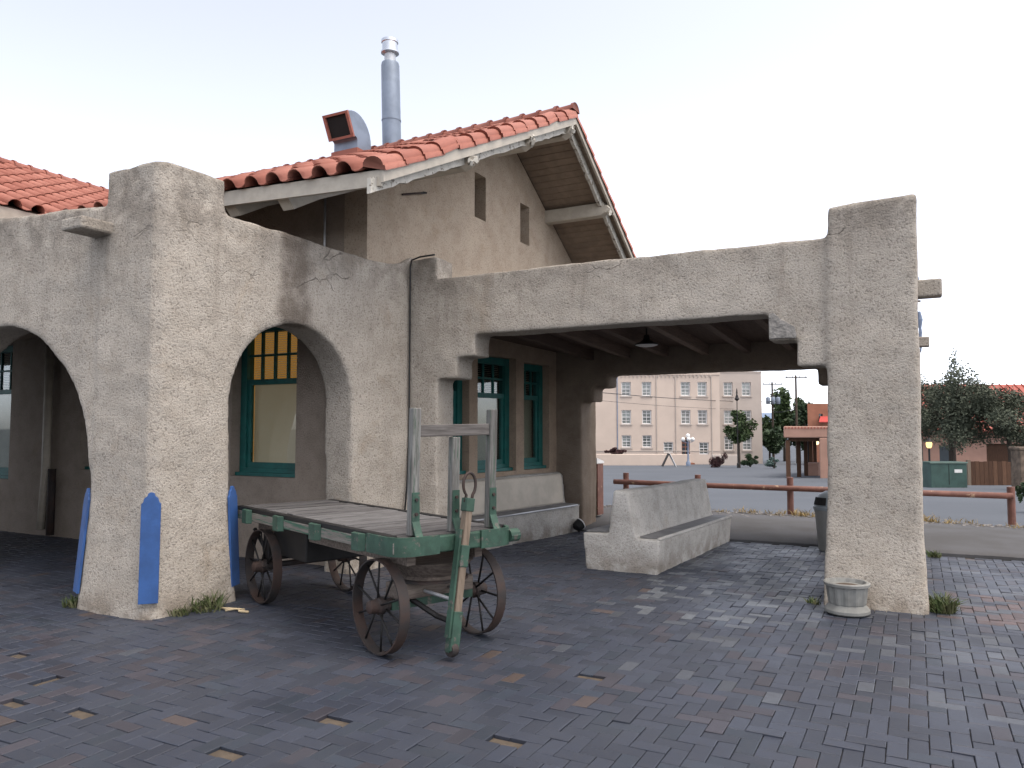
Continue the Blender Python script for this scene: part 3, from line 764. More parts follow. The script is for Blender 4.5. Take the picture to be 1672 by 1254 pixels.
# rake boards
def rake_board(name, x0, x1, pts, top, bot, m):
    mb = MB(); pr = [(y, z-top) for y, z in pts] + [(y, z-bot) for y, z in reversed(pts)]
    mb.prism(pr, x0, x1, lambda a, b, t: Vector((t, a, b))); return mb.build(name, m, depot)
rake_board('verge_board', XR-.005, XR+.03, [(EY-.01, EZ), (RY, RZ)], .0, .13, M['cream'])
rake_board('verge_board', XR-.005, XR+.03, [(RY+.002, RZ), (Yb, zr(Yb))], .0, .13, M['cream'])
def ragged(pts, n, dep):
    a, b = Vector(pts[0]), Vector(pts[1]); out = []
    for i in range(n+1):
        p = a.lerp(b, i/n); out.append((p.x, p.y - dep + .03*noise.noise(Vector((p.x*7, 2, 0)))))
    return out
mb = MB(); a, b = (EY-.1, EZ-.105), (RY-.1, RZ-.12)
mb.prism([a] + ragged((a, b), 40, .15) + [b], XR-.10, XR-.055, lambda p, q, t: Vector((t, p, q))); mb.build('weathered_rake_board', M['peel'], depot)
mb = MB(); a, b = (RY+.1, RZ-.13), (Yb, zr(Yb)-.10)
mb.prism([a] + ragged((a, b), 40, .15) + [b], XR-.14, XR-.09, lambda p, q, t: Vector((t, p, q))); mb.build('weathered_rake_board', M['peel'], depot)
# outlookers with decayed ends
for (y, z) in ((3.12, zl(3.12)-.17), (4.67, zl(4.67)-.17), (6.02, zl(6.02)-.20), (7.58, zr(7.58)-.20), (9.0, zr(9.0)-.2)):
    mb = MB(); h = .11
    pr = [(XG-.1, z-h), (XR-.12, z-h), (XR-.02, z-h+.05), (XR+.03, z-h+.13), (XR+.01, z+h*.5), (XR-.06, z+h*.6), (XR-.06, z+h), (XG-.1, z+h)]
    mb.prism(pr, y-.085, y+.085, lambda a, b, t: Vector((a, t, b)))
    o = mb.build('outlooker', M['cream'], depot, bevel=.01)
    mb = MB()
    for kk in range(5):
        q = Vector((XR+.0+rnd.uniform(-.03, .03), y+rnd.uniform(-.07, .07), z-.05+rnd.uniform(-.05, .09)))
        mb.bar(q, q+Vector((rnd.uniform(.02, .06), rnd.uniform(-.05, .05), rnd.uniform(-.05, .05))), .03, .05)
    mb.build('splintered_end', M['peel'], o)
# cross wing roof to the left
WX, WZ = -9.0, 6.40; WE = -5.25; WSL = (WZ-4.66)/(WE-WX); wa = math.atan(WSL); wl = (WE-WX)/math.cos(wa)
mb = MB(); ya, yb2 = -1.6, 6.4
mb.add([(WE,ya,4.66),(WX,ya,WZ),(WX,yb2,WZ),(WE,yb2,4.66),(WE,ya,4.64),(WX,ya,WZ-.03),(WX,yb2,WZ-.03),(WE,yb2,4.64)],
       [(0,1,2,3),(7,6,5,4),(0,4,5,1),(1,5,6,2),(2,6,7,3),(3,7,4,0)])
mb.add([(WX,ya,WZ),(2*WX-WE,ya,4.66),(2*WX-WE,yb2,4.66),(WX,yb2,WZ)], [(0,1,2,3)])
wing = mb.build('wing_roof', M['brown_wood'], depot)
tb_ = MB()
for c_ in range(int((yb2-ya)/TW)):
    for r in range(int(wl/TE)+1):
        s = r*TE
        p = Vector((WE + .05 - s*math.cos(wa), ya + TW*c_, 4.66 + .01 + s*math.sin(wa)))
        put(tb_, TILE, Matrix.Translation(p) @ Matrix.Rotation(R(90), 4, 'Z') @ Matrix.Rotation(wa, 4, 'X'))
tb_.build('roof_tiles', M['tile'], wing, smooth=True, kind='stuff')
y = ya
while y < yb2:
    o = link('ridge_tile', RIDGE, M['tile'], wing); o.matrix_world = Matrix.Translation((WX, y, WZ+.07)); y += .292
mb = MB(); mb.box(WE-.03, WE+.01, ya, yb2, 4.48, 4.65); mb.build('eave_fascia', M['cream'], depot)
mb = MB(); mb.box(2*WX-WE+.6, WE-.65, .3, 6.2, 3.0, 4.62); mb.build('wing_wall', M['stucco_gable'], depot)

# roof fittings
mb = MB(); lean = lambda z: (-2.24 - .035*(z-6.5), 6.3, z)
pts = [(.165, 6.4), (.165, 7.0), (.172, 7.0), (.172, 7.03), (.165, 7.03), (.16, 8.02), (.15, 8.06)]
mb.lathe([(r, z) for r, z in pts], (0, 0, 0), 20)
mb.v = [(x + lean(z)[0], y + lean(z)[1], z) for x, y, z in mb.v]
fl = mb.build('flue_pipe', M['galv'], depot); auto_smooth(fl)
mb = MB(); mb.lathe([(.10, 8.03), (.10, 8.25)], (0,0,0), 18); mb.v = [(x + lean(z)[0], y + lean(z)[1], z) for x, y, z in mb.v]; auto_smooth(mb.build('flue_neck', M['tin'], fl))
mb = MB(); mb.lathe([(.11, 8.22), (.16, 8.24), (.16, 8.27), (.135, 8.28), (.135, 8.42), (.15, 8.43), (.15, 8.48), (.13, 8.49)], (0,0,0), 18)
mb.v = [(x + lean(z)[0], y + lean(z)[1], z) for x, y, z in mb.v]; auto_smooth(mb.build('flue_cap', M['steel'], fl))
# gooseneck vent: square duct curving forward
def gooseneck():
    x0, x1 = -2.86, -2.36; yb_, zb_ = 5.74, 6.1; prof = []
    out_, inn = [], []
    for i in range(11):
        a = R(0 + 118*i/10); out_.append((5.45 + .42*math.cos(a), 6.42 + .46*math.sin(a))); inn.append((5.45 + .06*math.cos(a), 6.42 + .05*math.sin(a)))
    pr = [(5.87, 6.05)] + out_ + list(reversed(inn)) + [(5.51, 6.05)]
    mb = MB(); mb.prism(pr, x0, x1, lambda a, b, t: Vector((t, a, b))); v = mb.build('roof_vent', M['galv'], depot); auto_smooth(v, 30)
    a = R(118); n = Vector((0, -math.sin(a), math.cos(a)));   # opening direction
    c0 = Vector((0, out_[-1][0], out_[-1][1])); c1 = Vector((0, inn[-1][0], inn[-1][1])); d = n*.04
    mb = MB(); vs = []
    for p in (c0, c1):
        for x in (x0, x1): vs.append(Vector((x, p.y, p.z)))
    ctr = sum(vs, Vector())/4
    big = [ctr + (v_-ctr)*1.06 for v_ in vs]; sm = [ctr + (v_-ctr)*.86 for v_ in vs]
    ids = [0, 1, 3, 2]; ring = [big[i] for i in ids] + [big[i]+d for i in ids] + [sm[i]+d for i in ids] + [sm[i]-d*.2 for i in ids]
    fs = []
    for k_ in range(3):
        for i in range(4): j = (i+1) % 4; fs.append((k_*4+i, k_*4+j, k_*4+4+j, k_*4+4+i))
    mb.add(ring, fs); mb.build('vent_frame', M['tile'], v)
    mb = MB(); mb.add([sm[i]+d*.1 for i in ids], [(0,1,2,3)]); mb.build('vent_opening', M['darkhole'], v)
    mb = MB(); mb.box(x0-.03, x1+.03, 5.47, 5.9, 5.9, 6.28); mb.build('vent_base', M['tile'], v)
gooseneck()

# ------------------------------------------------------------------ pendant lamp under the porch
pl = empty('pendant_lamp', (2.67, 5.3, 2.70)); tag(pl, 'small dark pendant lamp with wide shade under the porch ceiling', 'lamp')
mb = MB(); mb.lathe([(.15, 0), (.155, .01), (.10, .03), (.05, .06), (.03, .13)], seg=20); auto_smooth(mb.build('lamp_shade', M['black_iron'], pl))
mb = MB(); mb.lathe([(.145, -.004), (.1, -.02), (.02, -.03)], seg=20); auto_smooth(mb.build('diffuser', M['white'], pl))
mb = MB(); mb.tube([(0,0,.12), (0,0,.23)], .01, 6); mb.build('rod', M['black_iron'], pl)

# ------------------------------------------------------------------ baggage cart
cart = empty('baggage_cart', (1.538, .885, 0), -.382)
tag(cart, 'old green four wheeled baggage cart with grey plank deck and raised handle', 'cart')
DZ = .856; HW = .485
def wheel(cx, cy, r, turn=0.):
    s = 1 if cy > 0 else -1
    mb = MB(); prof = [(r-.012, -.04), (r, -.04), (r, .04), (r-.012, .04), (r-.012, -.04)]
    mb.lathe(prof, (0,0,0), 40, 'Y'); mb.f = [f for f in mb.f if len(f) == 4]; mb.c = [None]*len(mb.f)
    wh = mb.build('wheel', M['iron'], cart); auto_smooth(wh, 50)
    wh.location = (cx, cy, r); wh.rotation_euler = (0, rnd.uniform(0, 1), 0)
    mb = MB(); mb.lathe([(.028, -.10), (.045, -.09), (.05, -.03), (.062, -.02), (.062, .02), (.05, .03), (.045, .09), (.028, .10)], (0,0,0), 14, 'Y')
    auto_smooth(mb.build('hub', M['iron'], wh))
    n = 10
    for i in range(n):
        a = 2*math.pi*i/n; off = .02 if i % 2 else -.02; m2 = MB()
        m2.tube([(.04*math.cos(a), off, .04*math.sin(a)), ((r-.01)*math.cos(a), off*.3, (r-.01)*math.sin(a))], .0085, 6); m2.build('spoke', M['black_iron'], wh, smooth=True)
for cx in (1.044, -1.05):
    for cy in (-.428, .428): wheel(cx, cy, .335 if cx > 0 else .335)
# deck planks across
n = 21; x = -1.5; xe = 1.36; pwid = (xe-x)/n
for i in range(n):
    mb = MB(); x0 = x + pwid*i; g2 = rnd.uniform(.009, .022); dz = rnd.uniform(-.006, .004)
    e0, e1 = rnd.uniform(-.012, .012), rnd.uniform(-.012, .012)
    if i == 18: g2 = .03
    mb.box(x0+g2/2, x0+pwid-g2/2, -HW+.035+e0, HW-.035+e1, DZ-.03+dz, DZ+dz); o = mb.build('plank', M['deck'], cart, bevel=.004)
    o.rotation_euler = (rnd.gauss(0, .004), 0, 0)
# side sills, end rails, pockets
for s in (-1, 1):
    mb = MB(); mb.box(-1.5, 1.36, s*HW-.03, s*HW+.03, DZ-.115, DZ-.035); mb.build('side_sill', M['sidewood'], cart, bevel=.006)
    mb = MB(); mb.box(-1.52, 1.3, s*HW-.028, s*HW+.034, DZ-.033, DZ+.004); mb.build('edge_strip', M['black_iron'], cart, bevel=.004)
    for xp in (-1.2, -.5, .2, .9):
        mb = MB(); y0 = s*(HW+.031); y1 = s*(HW+.075)
        pr = [(-.085, y0), (-.075, y0 + s*.012), (-.05, y1), (.05, y1), (.075, y0 + s*.012), (.085, y0)]
        mb.prism(pr, DZ-.135, DZ-.008, lambda a, b, t: Vector((xp+a, b, t))); mb.build('stake_pocket', M['green'], cart, bevel=.004)
    mb = MB(); mb.tube([(-1.50, s*HW, DZ-.06), (-1.62, s*HW, DZ-.055)], [.055, .05], 12); mb.build('sill_end', M['green'], cart, smooth=False)
mb = MB(); mb.box(-1.545, -1.5, -HW-.03, HW+.03, DZ-.12, DZ-.01); mb.build('rear_rail', M['green'], cart, bevel=.008)
mb = MB(); mb.box(1.36, 1.42, -HW+.06, HW-.02, DZ-.125, DZ-.01); mb.build('front_rail', M['green'], cart, bevel=.01)
for s in (-1, 1):   # rounded corner irons
    mb = MB(); pts = []
    for i in range(7):
        a = R(90*i/6); pts.append((1.28 + .145*math.sin(a), s*(HW - .11 + .145*math.cos(a)), DZ-.065))
    pts = [(1.02, s*(HW+.035), DZ-.065)] + pts + [(1.425, s*(HW-.3), DZ-.065)]
    vs = []; fs = []
    for i, p in enumerate(pts):
        p = Vector(p); d = Vector(pts[min(i+1, len(pts)-1)]) - Vector(pts[max(i-1, 0)]); nn = Vector((d.y, -d.x, 0)).normalized()*.012
        for q in (p-nn, p+nn):
            vs += [q + Vector((0,0,-.065)), q + Vector((0,0,.065))]
    for i in range(len(pts)-1):
        a = i*4; b = a+4; fs += [(a, a+1, b+1, b), (a+2, b+2, b+3, a+3), (a+1, a+3, b+3, b+1), (a, b, b+2, a+2)]
    fs += [(0,2,3,1), (len(vs)-4, len(vs)-3, len(vs)-1, len(vs)-2)]
    mb.add(vs, fs); auto_smooth(mb.build('corner_iron', M['green'], cart))
mb = MB(); mb.tube([(1.40, HW-.02, DZ-.065), (1.40, HW+.07, DZ-.065)], .05, 12); mb.build('rail_end', M['green'], cart)
# rack of three uprights
UX = 1.33
for y, zt in ((-.345, 1.745), (.0, 1.54), (.345, 1.745)):
    mb = MB(); zb = DZ-.0
    mb.box(UX-.028, UX+.028, y-.034, y+.034, zb, zt); mb.v = [(a + .03*(c-DZ), b*(1), c) for a, b, c in mb.v]
    u = mb.build('upright', M['upright'], cart, bevel=.006)
    mb = MB(); pr = [(UX+.032, DZ+.30), (UX+.045, DZ+.30), (UX+.045, DZ+.10), (UX+.08, DZ+.02), (UX+.105, DZ-.02), (UX+.105, DZ-.11), (UX+.092, DZ-.11), (UX+.092, DZ-.02), (UX+.032, DZ+.09)]
    mb.prism(pr, y-.03, y+.03, lambda a, b, t: Vector((a, t, b))); mb.build('bracket', M['green'], u)
    for zz in (.06, .15, .25):
        mb = MB(); mb.tube([(UX+.04, y, DZ+zz), (UX+.058, y, DZ+zz)], .012, 8); mb.build('bolt', M['iron'], u)
mb = MB(); mb.bar((UX+.02, -.31, 1.585), (UX+.02, .31, 1.595), .04, .085); mb.build('crossbar', M['crossbar'], cart, bevel=.005)
# running gear
for s in (-1, 1):
    mb = MB(); mb.bar((-1.4, s*.3, DZ-.17), (1.25, s*.3, DZ-.17), .07, .11); mb.build('beam', M['old_wood'], cart)
mb = MB(); mb.box(-1.12, -.98, -.40, .40, .39, DZ-.225); mb.build('rear_bolster', M['black_iron'], cart)
for x in (-1.05, 1.044):
    mb = MB(); mb.tube([(x, -.5, .335), (x, .5, .335)], .026, 10); mb.build('axle', M['iron'], cart, smooth=True)
for s in (-1, 1):
    mb = MB(); mb.tube([(-1.05, s*.33, .37), (-.55, s*.3, DZ-.23)], .016, 6); mb.build('strut', M['black_iron'], cart)
    mb = MB(); mb.tube([(-1.05, s*.36, .40), (-1.38, s*.38, DZ-.22)], .02, 6); mb.build('strut', M['black_iron'], cart)
mb = MB(); mb.box(-.98, -.3, -.36, .36, .45, .72); mb.build('tool_box', M['black_iron'], cart, bevel=.01)
mb = MB(); mb.lathe([(.33, DZ-.225), (.30, DZ-.26), (.24, DZ-.33), (.25, DZ-.34), (.25, DZ-.355)], (1.044, 0, 0), 24); auto_smooth(mb.build('turntable', M['old_wood'], cart))
mb = MB(); mb.lathe([(.29, .485), (.29, .50), (.27, .505)], (1.044, 0, 0), 24); auto_smooth(mb.build('turntable_ring', M['iron'], cart))
mb = MB(); mb.box(.95, 1.15, -.33, .33, .37, .482); mb.build('front_bolster', M['old_wood'], cart, bevel=.01)
mb = MB(); mb.box(.99, 1.10, -.36, .36, .30, .366); mb.build('axle_bed', M['green'], cart)
for s in (-1, 1):
    mb = MB(); mb.tube([(1.12, s*.12, .42), (1.46, -.05 + s*.04, .40)], .013, 6); mb.build('link_rod', M['tin'], cart)
    mb = MB(); mb.tube([(1.1, s*.2, .36), (1.3, s*.06-.05, .26), (1.47, -.08, .24)], .02, 6); mb.build('hound', M['black_iron'], cart)
# raised tongue
tg = MB(); A, B = Vector((1.50, -.115, .14)), Vector((1.47, .035, 1.075))
tg.bar(A, B, .055, .062, (1, 0, 0)); tn = tg.build('tongue', M['tongue'], cart, bevel=.006)
def along(f): return A.lerp(B, f)
for f0, f1, wd in ((-.08, .2, .075), (.52, .68, .07), (.93, 1.03, .07)):
    mb = MB(); mb.bar(along(f0), along(f1), wd, .072, (1, 0, 0)); mb.build('tongue_iron', M['green'], tn, bevel=.005)
mb = MB(); mb.bar(along(.02)+Vector((0,-.05,0)), along(.8)+Vector((-.01,-.042,0)), .018, .05, (1,0,0)); mb.build('tongue_strap', M['green'], tn)
mb = MB(); c = along(1.10); pts = []
for i in range(19):
    a = R(-60 + 300*i/18); pts.append(c + Vector((0, .055*math.cos(a), .085*math.sin(a) + .03)))
pts = [along(1.0)+Vector((0,.03,0))] + pts + [along(1.0)+Vector((0,-.03,0))]
mb.tube(pts, .011, 8); mb.build('pull_ring', M['iron'], tn, smooth=True)
mb = MB(); mb.lathe([(.0, -.028), (.05, -.026), (.058, 0), (.05, .026), (.0, .028)], (1.50, -.125, .075), 14, 'Y'); auto_smooth(mb.build('tongue_foot', M['iron'], tn))
mb = MB()
for s in (-1, 1): mb.bar((1.50, -.125+s*.036, .06), along(.12)+Vector((0, s*.036, 0)), .04, .012, (0,1,0))
mb.build('fork', M['green'], tn)

# ------------------------------------------------------------------ concrete bench, planter, bins, spotlight
mb = MB()
bsk = lambda s, b, a: Vector((a + .055*s, 3.93 + s, b))
mb.prism([(2.36, -.05), (3.2, -.05), (3.235, .365), (2.96, .375), (2.87, .89), (2.70, .90), (2.63, .41), (2.31, .405)], 0, 2.97, lambda a, b, t: bsk(t, b - .03*t/3, a))
cb = empty('concrete_bench', (2.8, 3.93, 0)); tag(cb, 'whitewashed double sided concrete bench standing under the porch', 'bench')
o = plaster('bench_body', mb, M['cement'], cb, .022, 3, .010); o.location = (-2.8, -3.93, 0)
def bench_seat(a0, a1, z0, z1):
    mb = MB(); mb.prism([(a0, z0), (a1, z1), (a1, z1+.012), (a0, z0+.012)], .06, 2.93, lambda a, b, t: bsk(t, b - .03*t/3, a) - Vector((2.8, 3.93, 0))); mb.build('seat', M['seat'], cb)
bench_seat(2.99, 3.2, .378, .372); bench_seat(2.34, 2.6, .41, .414)
mb = MB(); mb.tube([bsk(.02, .372, 3.222)-Vector((2.8,3.93,0)), bsk(2.95, .342, 3.222)-Vector((2.8,3.93,0))], .022, 8); mb.build('seat_nosing', M['cement'], cb, smooth=True)

pt = empty('planter', (5.2, 2.98, 0)); tag(pt, 'low round fluted concrete planter against the porch pillar', 'planter')
mb = MB(); fl_ = lambda k, h: 1 if h < .075 or h > .235 else (1. if k % 4 < 2 else .945)
mb.lathe([(.17, 0), (.185, .012), (.185, .035), (.165, .06), (.15, .078), (.155, .09), (.17, .225), (.172, .236), (.187, .24), (.19, .262), (.18, .27), (.158, .268), (.15, .235)], seg=48, flute=fl_)
o = mb.build('bowl', M['concrete_planter'], pt); auto_smooth(o, 14)
mb = MB(); mb.lathe([(.151, .225), (.1, .237), (.0, .24)], seg=24); mb.build('soil', M['soil'], pt, smooth=True)

tb = empty('trash_can', (4.80, 6.62, 0)); tag(tb, 'grey trash can with domed lid half hidden behind the porch pillar', 'trash can')
mb = MB(); mb.lathe([(.21, 0), (.22, .02), (.255, .5), (.262, .5), (.262, .53)], seg=28); auto_smooth(mb.build('body', M['bin_body'], tb))
mb = MB(); mb.lathe([(.268, .53), (.275, .535), (.275, .57), (.262, .58), (.25, .65), (.2, .73), (.12, .775), (.0, .79)], seg=28); auto_smooth(mb.build('lid', M['plastic'], tb))
mb = MB()
vs = []
for i in range(7):
    a = R(200 + 50*i/6)
    for h, r in ((.60, .272), (.70, .246)): vs.append((r*math.cos(a), r*math.sin(a), h))
mb.add(vs, [(2*i, 2*i+2, 2*i+3, 2*i+1) for i in range(6)]); mb.build('flap_opening', M['darkhole'], tb)

sp = empty('ground_spotlight', (1.12, 6.72, 0)); tag(sp, 'small black ground spotlight with pale rim beside the porch pier', 'spotlight')
mb = MB(); mb.lathe([(.03, -.1), (.07, -.07), (.085, .0), (.088, .03)], (0, 0, 0), 18, 'X'); o = mb.build('housing', M['black_iron'], sp); auto_smooth(o); o.location = (-.02, 0, .11); o.rotation_euler = (0, R(-30), R(62))
mb = MB(); mb.lathe([(.088, .03), (.094, .03), (.094, .045), (.08, .045)], (0, 0, 0), 18, 'X'); o2 = mb.build('rim', M['white'], sp); o2.location = o.location; o2.rotation_euler = o.rotation_euler
mb = MB(); mb.tube([(-.02, 0, -.01), (-.02, 0, .06)], .02, 8); mb.build('stem', M['black_iron'], sp)

pb = empty('notice_box', (.72, 8.15, .1)); tag(pb, 'slim wooden box on the walkway with sloping white top', 'box')
mb = MB(); mb.box(-.16, .16, -.12, .12, 0, .9); mb.build('case', M['cream'], pb, bevel=.006)
mb = MB(); mb.prism([(-.17, .9), (.17, .9), (.17, .93), (-.17, 1.0)], -.19, .19, lambda a, b, t: Vector((t, a, b))); mb.build('top', M['white'], pb)
mb = MB(); mb.box(.163, .185, -.13, .13, .02, .89); mb.build('side_trim', M['rail'], pb)

# pipe railing along the walkway
rl = empty('pipe_railing', (3.7, 10.3, 0)); tag(rl, 'rusty red brown pipe railing between walkway and parking lot', 'railing')
ry = lambda x: 10.34 + .02*(x-3.7)
for x in (.62, 2.05, 3.72, 7.10):
    mb = MB(); mb.tube([(x-3.7, ry(x)-10.3, -.05), (x-3.7, ry(x)-10.3, .72 if x < 7 else .66)], .058, 12); mb.build('post', M['rail'], rl, smooth=False)
mb = MB(); mb.tube([(.4-3.7, ry(.4)-10.3-.09, .545), (2.0-3.7, ry(2)-10.3-.09, .53), (3.72-3.7, ry(3.7)-10.3-.09, .525), (7.12-3.7, ry(7.1)-10.3-.09, .52)], .05, 12); mb.build('rail', M['rail'], rl, smooth=True)

# ------------------------------------------------------------------ weeds, dry grass, gravel, rope scrap
def blades(mb, c, r, n, h, rd, lean=.5):
    for _ in range(n):
        a = rd.uniform(0, 6.283); q = math.sqrt(rd.random())*r; p = Vector((c[0]+q*math.cos(a), c[1]+q*math.sin(a), c[2]))
        hh = h*rd.uniform(.4, 1.1); d = Vector((rd.gauss(0, lean), rd.gauss(0, lean), 1)).normalized(); s = Vector((rd.uniform(-1,1), rd.uniform(-1,1), 0)).normalized()*rd.uniform(.003, .008)*(1+h*2)
        m = p + d*hh*.6 + Vector((0,0,0)); tip = p + d*hh + Vector((d.x*.3*hh, d.y*.3*hh, -.1*hh))
        mb.add([p-s, p+s, m+s*.7, m-s*.7, tip], [(0,1,2,3), (3,2,4)])
rd = random.Random(5)
for (x, y, r, n, h, lab, nm) in ((-1.02, .0, .10, 130, .12, 'green weed tuft at the left foot of the arched corner pier', 'weed'),
                    (.17, .45, .15, 170, .2, 'tall green weeds between the corner pier and cart wheel', 'weed'),
                    (.10, .22, .09, 90, .12, 'small weeds against the right face of the corner pier', 'weed'),
                    (5.93, 3.42, .10, 320, .20, 'bright green weed tuft at right foot of porch pillar', 'weed'),
                    (4.90, 3.25, .06, 50, .08, 'dull weed tuft left of the fluted planter', 'weed'),
                    (5.93, 6.7, .07, 70, .13, 'weed tuft at the kerb behind the porch pillar', 'weed')):
    mb = MB(); blades(mb, (0, 0, -.01), r, n, h, rd); o = mb.build(nm, M['weed']); o.location = (x, y, 0); tag(o, lab, 'weed', 'weeds at the building foot')
mb = MB()
for _ in range(60):
    x = rd.uniform(.9, 7.6); y = 10.25 + rd.gauss(0, .16); blades(mb, (x, y, .02), rd.uniform(.05, .14), rd.randint(8, 30), rd.uniform(.06, .16), rd)
for x in (3.9, 5.9, 4.9): blades(mb, (x, 10.25, .02), .16, 90, .2, rd)
tag(mb.build('dry_grass', M['straw']), 'dry yellow grass along the foot of the pipe railing', 'grass', kind='stuff')
mb = MB()
for _ in range(900):
    x = rd.uniform(.2, 8); y = 10.2 + rd.gauss(0, .22); s = rd.uniform(.008, .03); z = .045 if y < 10.3 else -.03
    mb.box(x-s, x+s, y-s*.8, y+s*.8, z-s, z+s*.7, Matrix.Translation((x,y,0)) @ Matrix.Rotation(rd.uniform(0,3), 4, 'Z') @ Matrix.Translation((-x,-y,0)))
tag(mb.build('gravel', M['gravel']), 'loose gravel strip at the edge of the walkway', 'gravel', kind='stuff')
mb = MB(); mb.tube([(.28, .52, .01), (.36, .50, .02), (.45, .56, .012), (.52, .50, .015), (.60, .53, .01)], .011, 6); mb.tube([(.38, .47, .01), (.44, .53, .02), (.5, .58, .01)], .009, 6)
tag(mb.build('rope_scrap', M['rope'], smooth=True), 'short frayed pale rope scrap on the pavers behind the cart wheel', 'rope')

# ------------------------------------------------------------------ background
def frame_at(name, lat, d, z=None):
    p = far(lat, d); e = empty(name, (p.x, p.y, p.z if z is None else z), AZ); return e
# hotel
ht = frame_at('hotel', 0, 80); HB = gz(80); tag(ht, 'three storey pink stucco hotel across the parking lot', 'building')
def hz(y): return 1.6 - (y-700)*80/1252 - HB
hw = []
for lat in (11.94, 14.08, 18.15, 19.9):
    for zc, hh in ((5.75, 1.3), (2.81, 1.3)): hw.append((lat, zc-HB, .98, hh+.16))
for lat in (11.94, 14.08): hw.append((lat, .28-HB, .98, 1.25))
drs = [(16.3, -.35-HB, 1.0, 1.1), (20.0, -.45-HB, 1.0, 1.25)]
door = (18.1, -.3-HB, .85, 1.9)
allh = hw + drs + [door]
mb = MB(); holes = [rect(a-w_/2, a+w_/2, z-h_/2, z+h_/2) for a, z, w_, h_ in allh]
mb.prism([(7.0, -1), (7.0, 9.25), (21.7, 9.25), (21.7, -1)], 0, .4, lambda a, b, t: Vector((a, t, b)), holes); mb.build('wall', M['hotel'], ht)
mb = MB(); mb.box(7.05, 21.65, .41, 9, -1, 9.2); mb.build('block', M['hotel'], ht)
mb = MB(); mb.box(6.9, 21.8, -.06, .3, 9.26, 9.5); mb.build('cornice', M['hotel'], ht)
for i in range(24):
    mb = MB(); x = 11 + .42*i; mb.box(x, x+.12, -.15, -.005, 9.05, 9.22); mb.build('dentil', M['hotel2'], ht)
for x in (11.0, 15.1, 17.1, 20.85):
    mb = MB(); mb.box(x-.04, x+.04, -.09, -.005, 0, 9.2); mb.build('pilaster_strip', M['hotel2'] if x > 12 else M['greyblue'], ht)
mb = MB(); mb.box(7.0, 21.7, -.05, -.004, 1.28, 1.36); mb.build('string_course', M['hotel2'], ht)
def far_window(p, a, z, w_, h_, t, rows=2, cols=2, sill=True):
    mb = MB(); f = .1
    for q in ((a-w_/2, a-w_/2+f, z-h_/2, z+h_/2), (a+w_/2-f, a+w_/2, z-h_/2, z+h_/2), (a-w_/2+f, a+w_/2-f, z-h_/2, z-h_/2+f), (a-w_/2+f, a+w_/2-f, z+h_/2-f, z+h_/2), (a-w_/2+f, a+w_/2-f, z-.035, z+.035)):
        mb.box(q[0], q[1], t, t+.09, q[2], q[3])
    wn = mb.build('window', M['white'], p)
    mb = MB()
    for i in range(1, cols):
        x = a-w_/2+f + (w_-2*f)*i/cols; mb.box(x-.022, x+.022, t+.02, t+.07, z-h_/2+f, z-.035); mb.box(x-.022, x+.022, t+.02, t+.07, z+.035, z+h_/2-f)
    for s in (-1, 1):
        zz = z + s*h_/4; x0, x1 = a-w_/2+f, a-.022-w_*0
        mb.box(a-w_/2+f, a-.023, t+.02, t+.07, zz-.018, zz+.018); mb.box(a+.023, a+w_/2-f, t+.02, t+.07, zz-.018, zz+.018)
    mb.build('muntin', M['white'], wn)
    mb = MB(); mb.box(a-w_/2+f, a+w_/2-f, t+.08, t+.088, z-h_/2+f, z+h_/2-f); mb.build('pane', M['hotel_pane'], wn)
    if sill: mb = MB(); mb.box(a-w_/2-.12, a+w_/2+.12, t-.27, t-.175, z-h_/2-.14, z-h_/2-.005); mb.build('sill', M['hotel2'], wn)
for q in hw: far_window(ht, *q, .17)
for q in drs: far_window(ht, *q, .15, sill=False)
mb = MB(); a, z, w_, h_ = door; mb.box(a-w_/2, a+w_/2, .2, .28, z-h_/2, z+h_/2); dd = mb.build('door', M['adobe_red'], ht)
mb = MB()
for i in range(2):
    for j in range(4): mb.box(a-.33+i*.36, a-.03+i*.36, .185, .198, z-.8+j*.42, z-.46+j*.42)
mb.build('pane', M['glass_dark'], dd)
mb = MB(); mb.box(a-.7, a+.7, -.9, -.01, -.2, .12); mb.build('step', M['adobe_red'], ht)
hx = frame_at('hotel_wing', 0, 84); HB2 = gz(84); tag(hx, 'grey pink hotel wing set back beside the utility poles', 'building')
ww = [(lat, zc-HB2, 1.0, 1.5) for lat in (23.75, 25.75) for zc in (5.95, 2.85, -.0)]
mb = MB(); mb.prism([(22.0, -1), (22.0, 9.9), (27.4, 9.9), (27.4, -1)], 0, .4, lambda a, b, t: Vector((a, t, b)), [rect(a-w_/2, a+w_/2, z-h_/2, z+h_/2) for a, z, w_, h_ in ww]); mb.build('wall', M['hotel2'], hx)
mb = MB(); mb.box(22.05, 27.35, .41, 10, -1, 9.85); mb.build('block', M['hotel2'], hx)
mb = MB(); mb.box(21.95, 27.45, -.05, .3, 9.91, 10.05); mb.build('cornice', M['hotel2'], hx)
for q in ww: far_window(hx, *q, .17)
# side building at the far left behind the pier
sb_ = frame_at('side_building', 6.0, 86); tag(sb_, 'brown building sliver left of the pink hotel', 'building')
mb = MB(); mb.box(-1.5, 1.6, 0, 6, -1, 7.6); mb.build('wall', M['adobe_pink'], sb_)
mb = MB(); mb.box(.5, 1.3, -.05, -.004, 2, 3.2); mb.build('window', M['glass_dark'], sb_)
# low wall
lw = frame_at('low_wall', 0, 74); tag(lw, 'low tan stucco garden wall in front of the hotel', 'wall')
mb = MB(); mb.box(6, 17.2, 0, .3, -.5, 1.0); mb.build('wall_section', M['hotel'], lw, bevel=.05)
mb = MB(); mb.box(19.3, 22.0, 0, .3, -.5, .95); mb.build('wall_section', M['hotel2'], lw, bevel=.05)

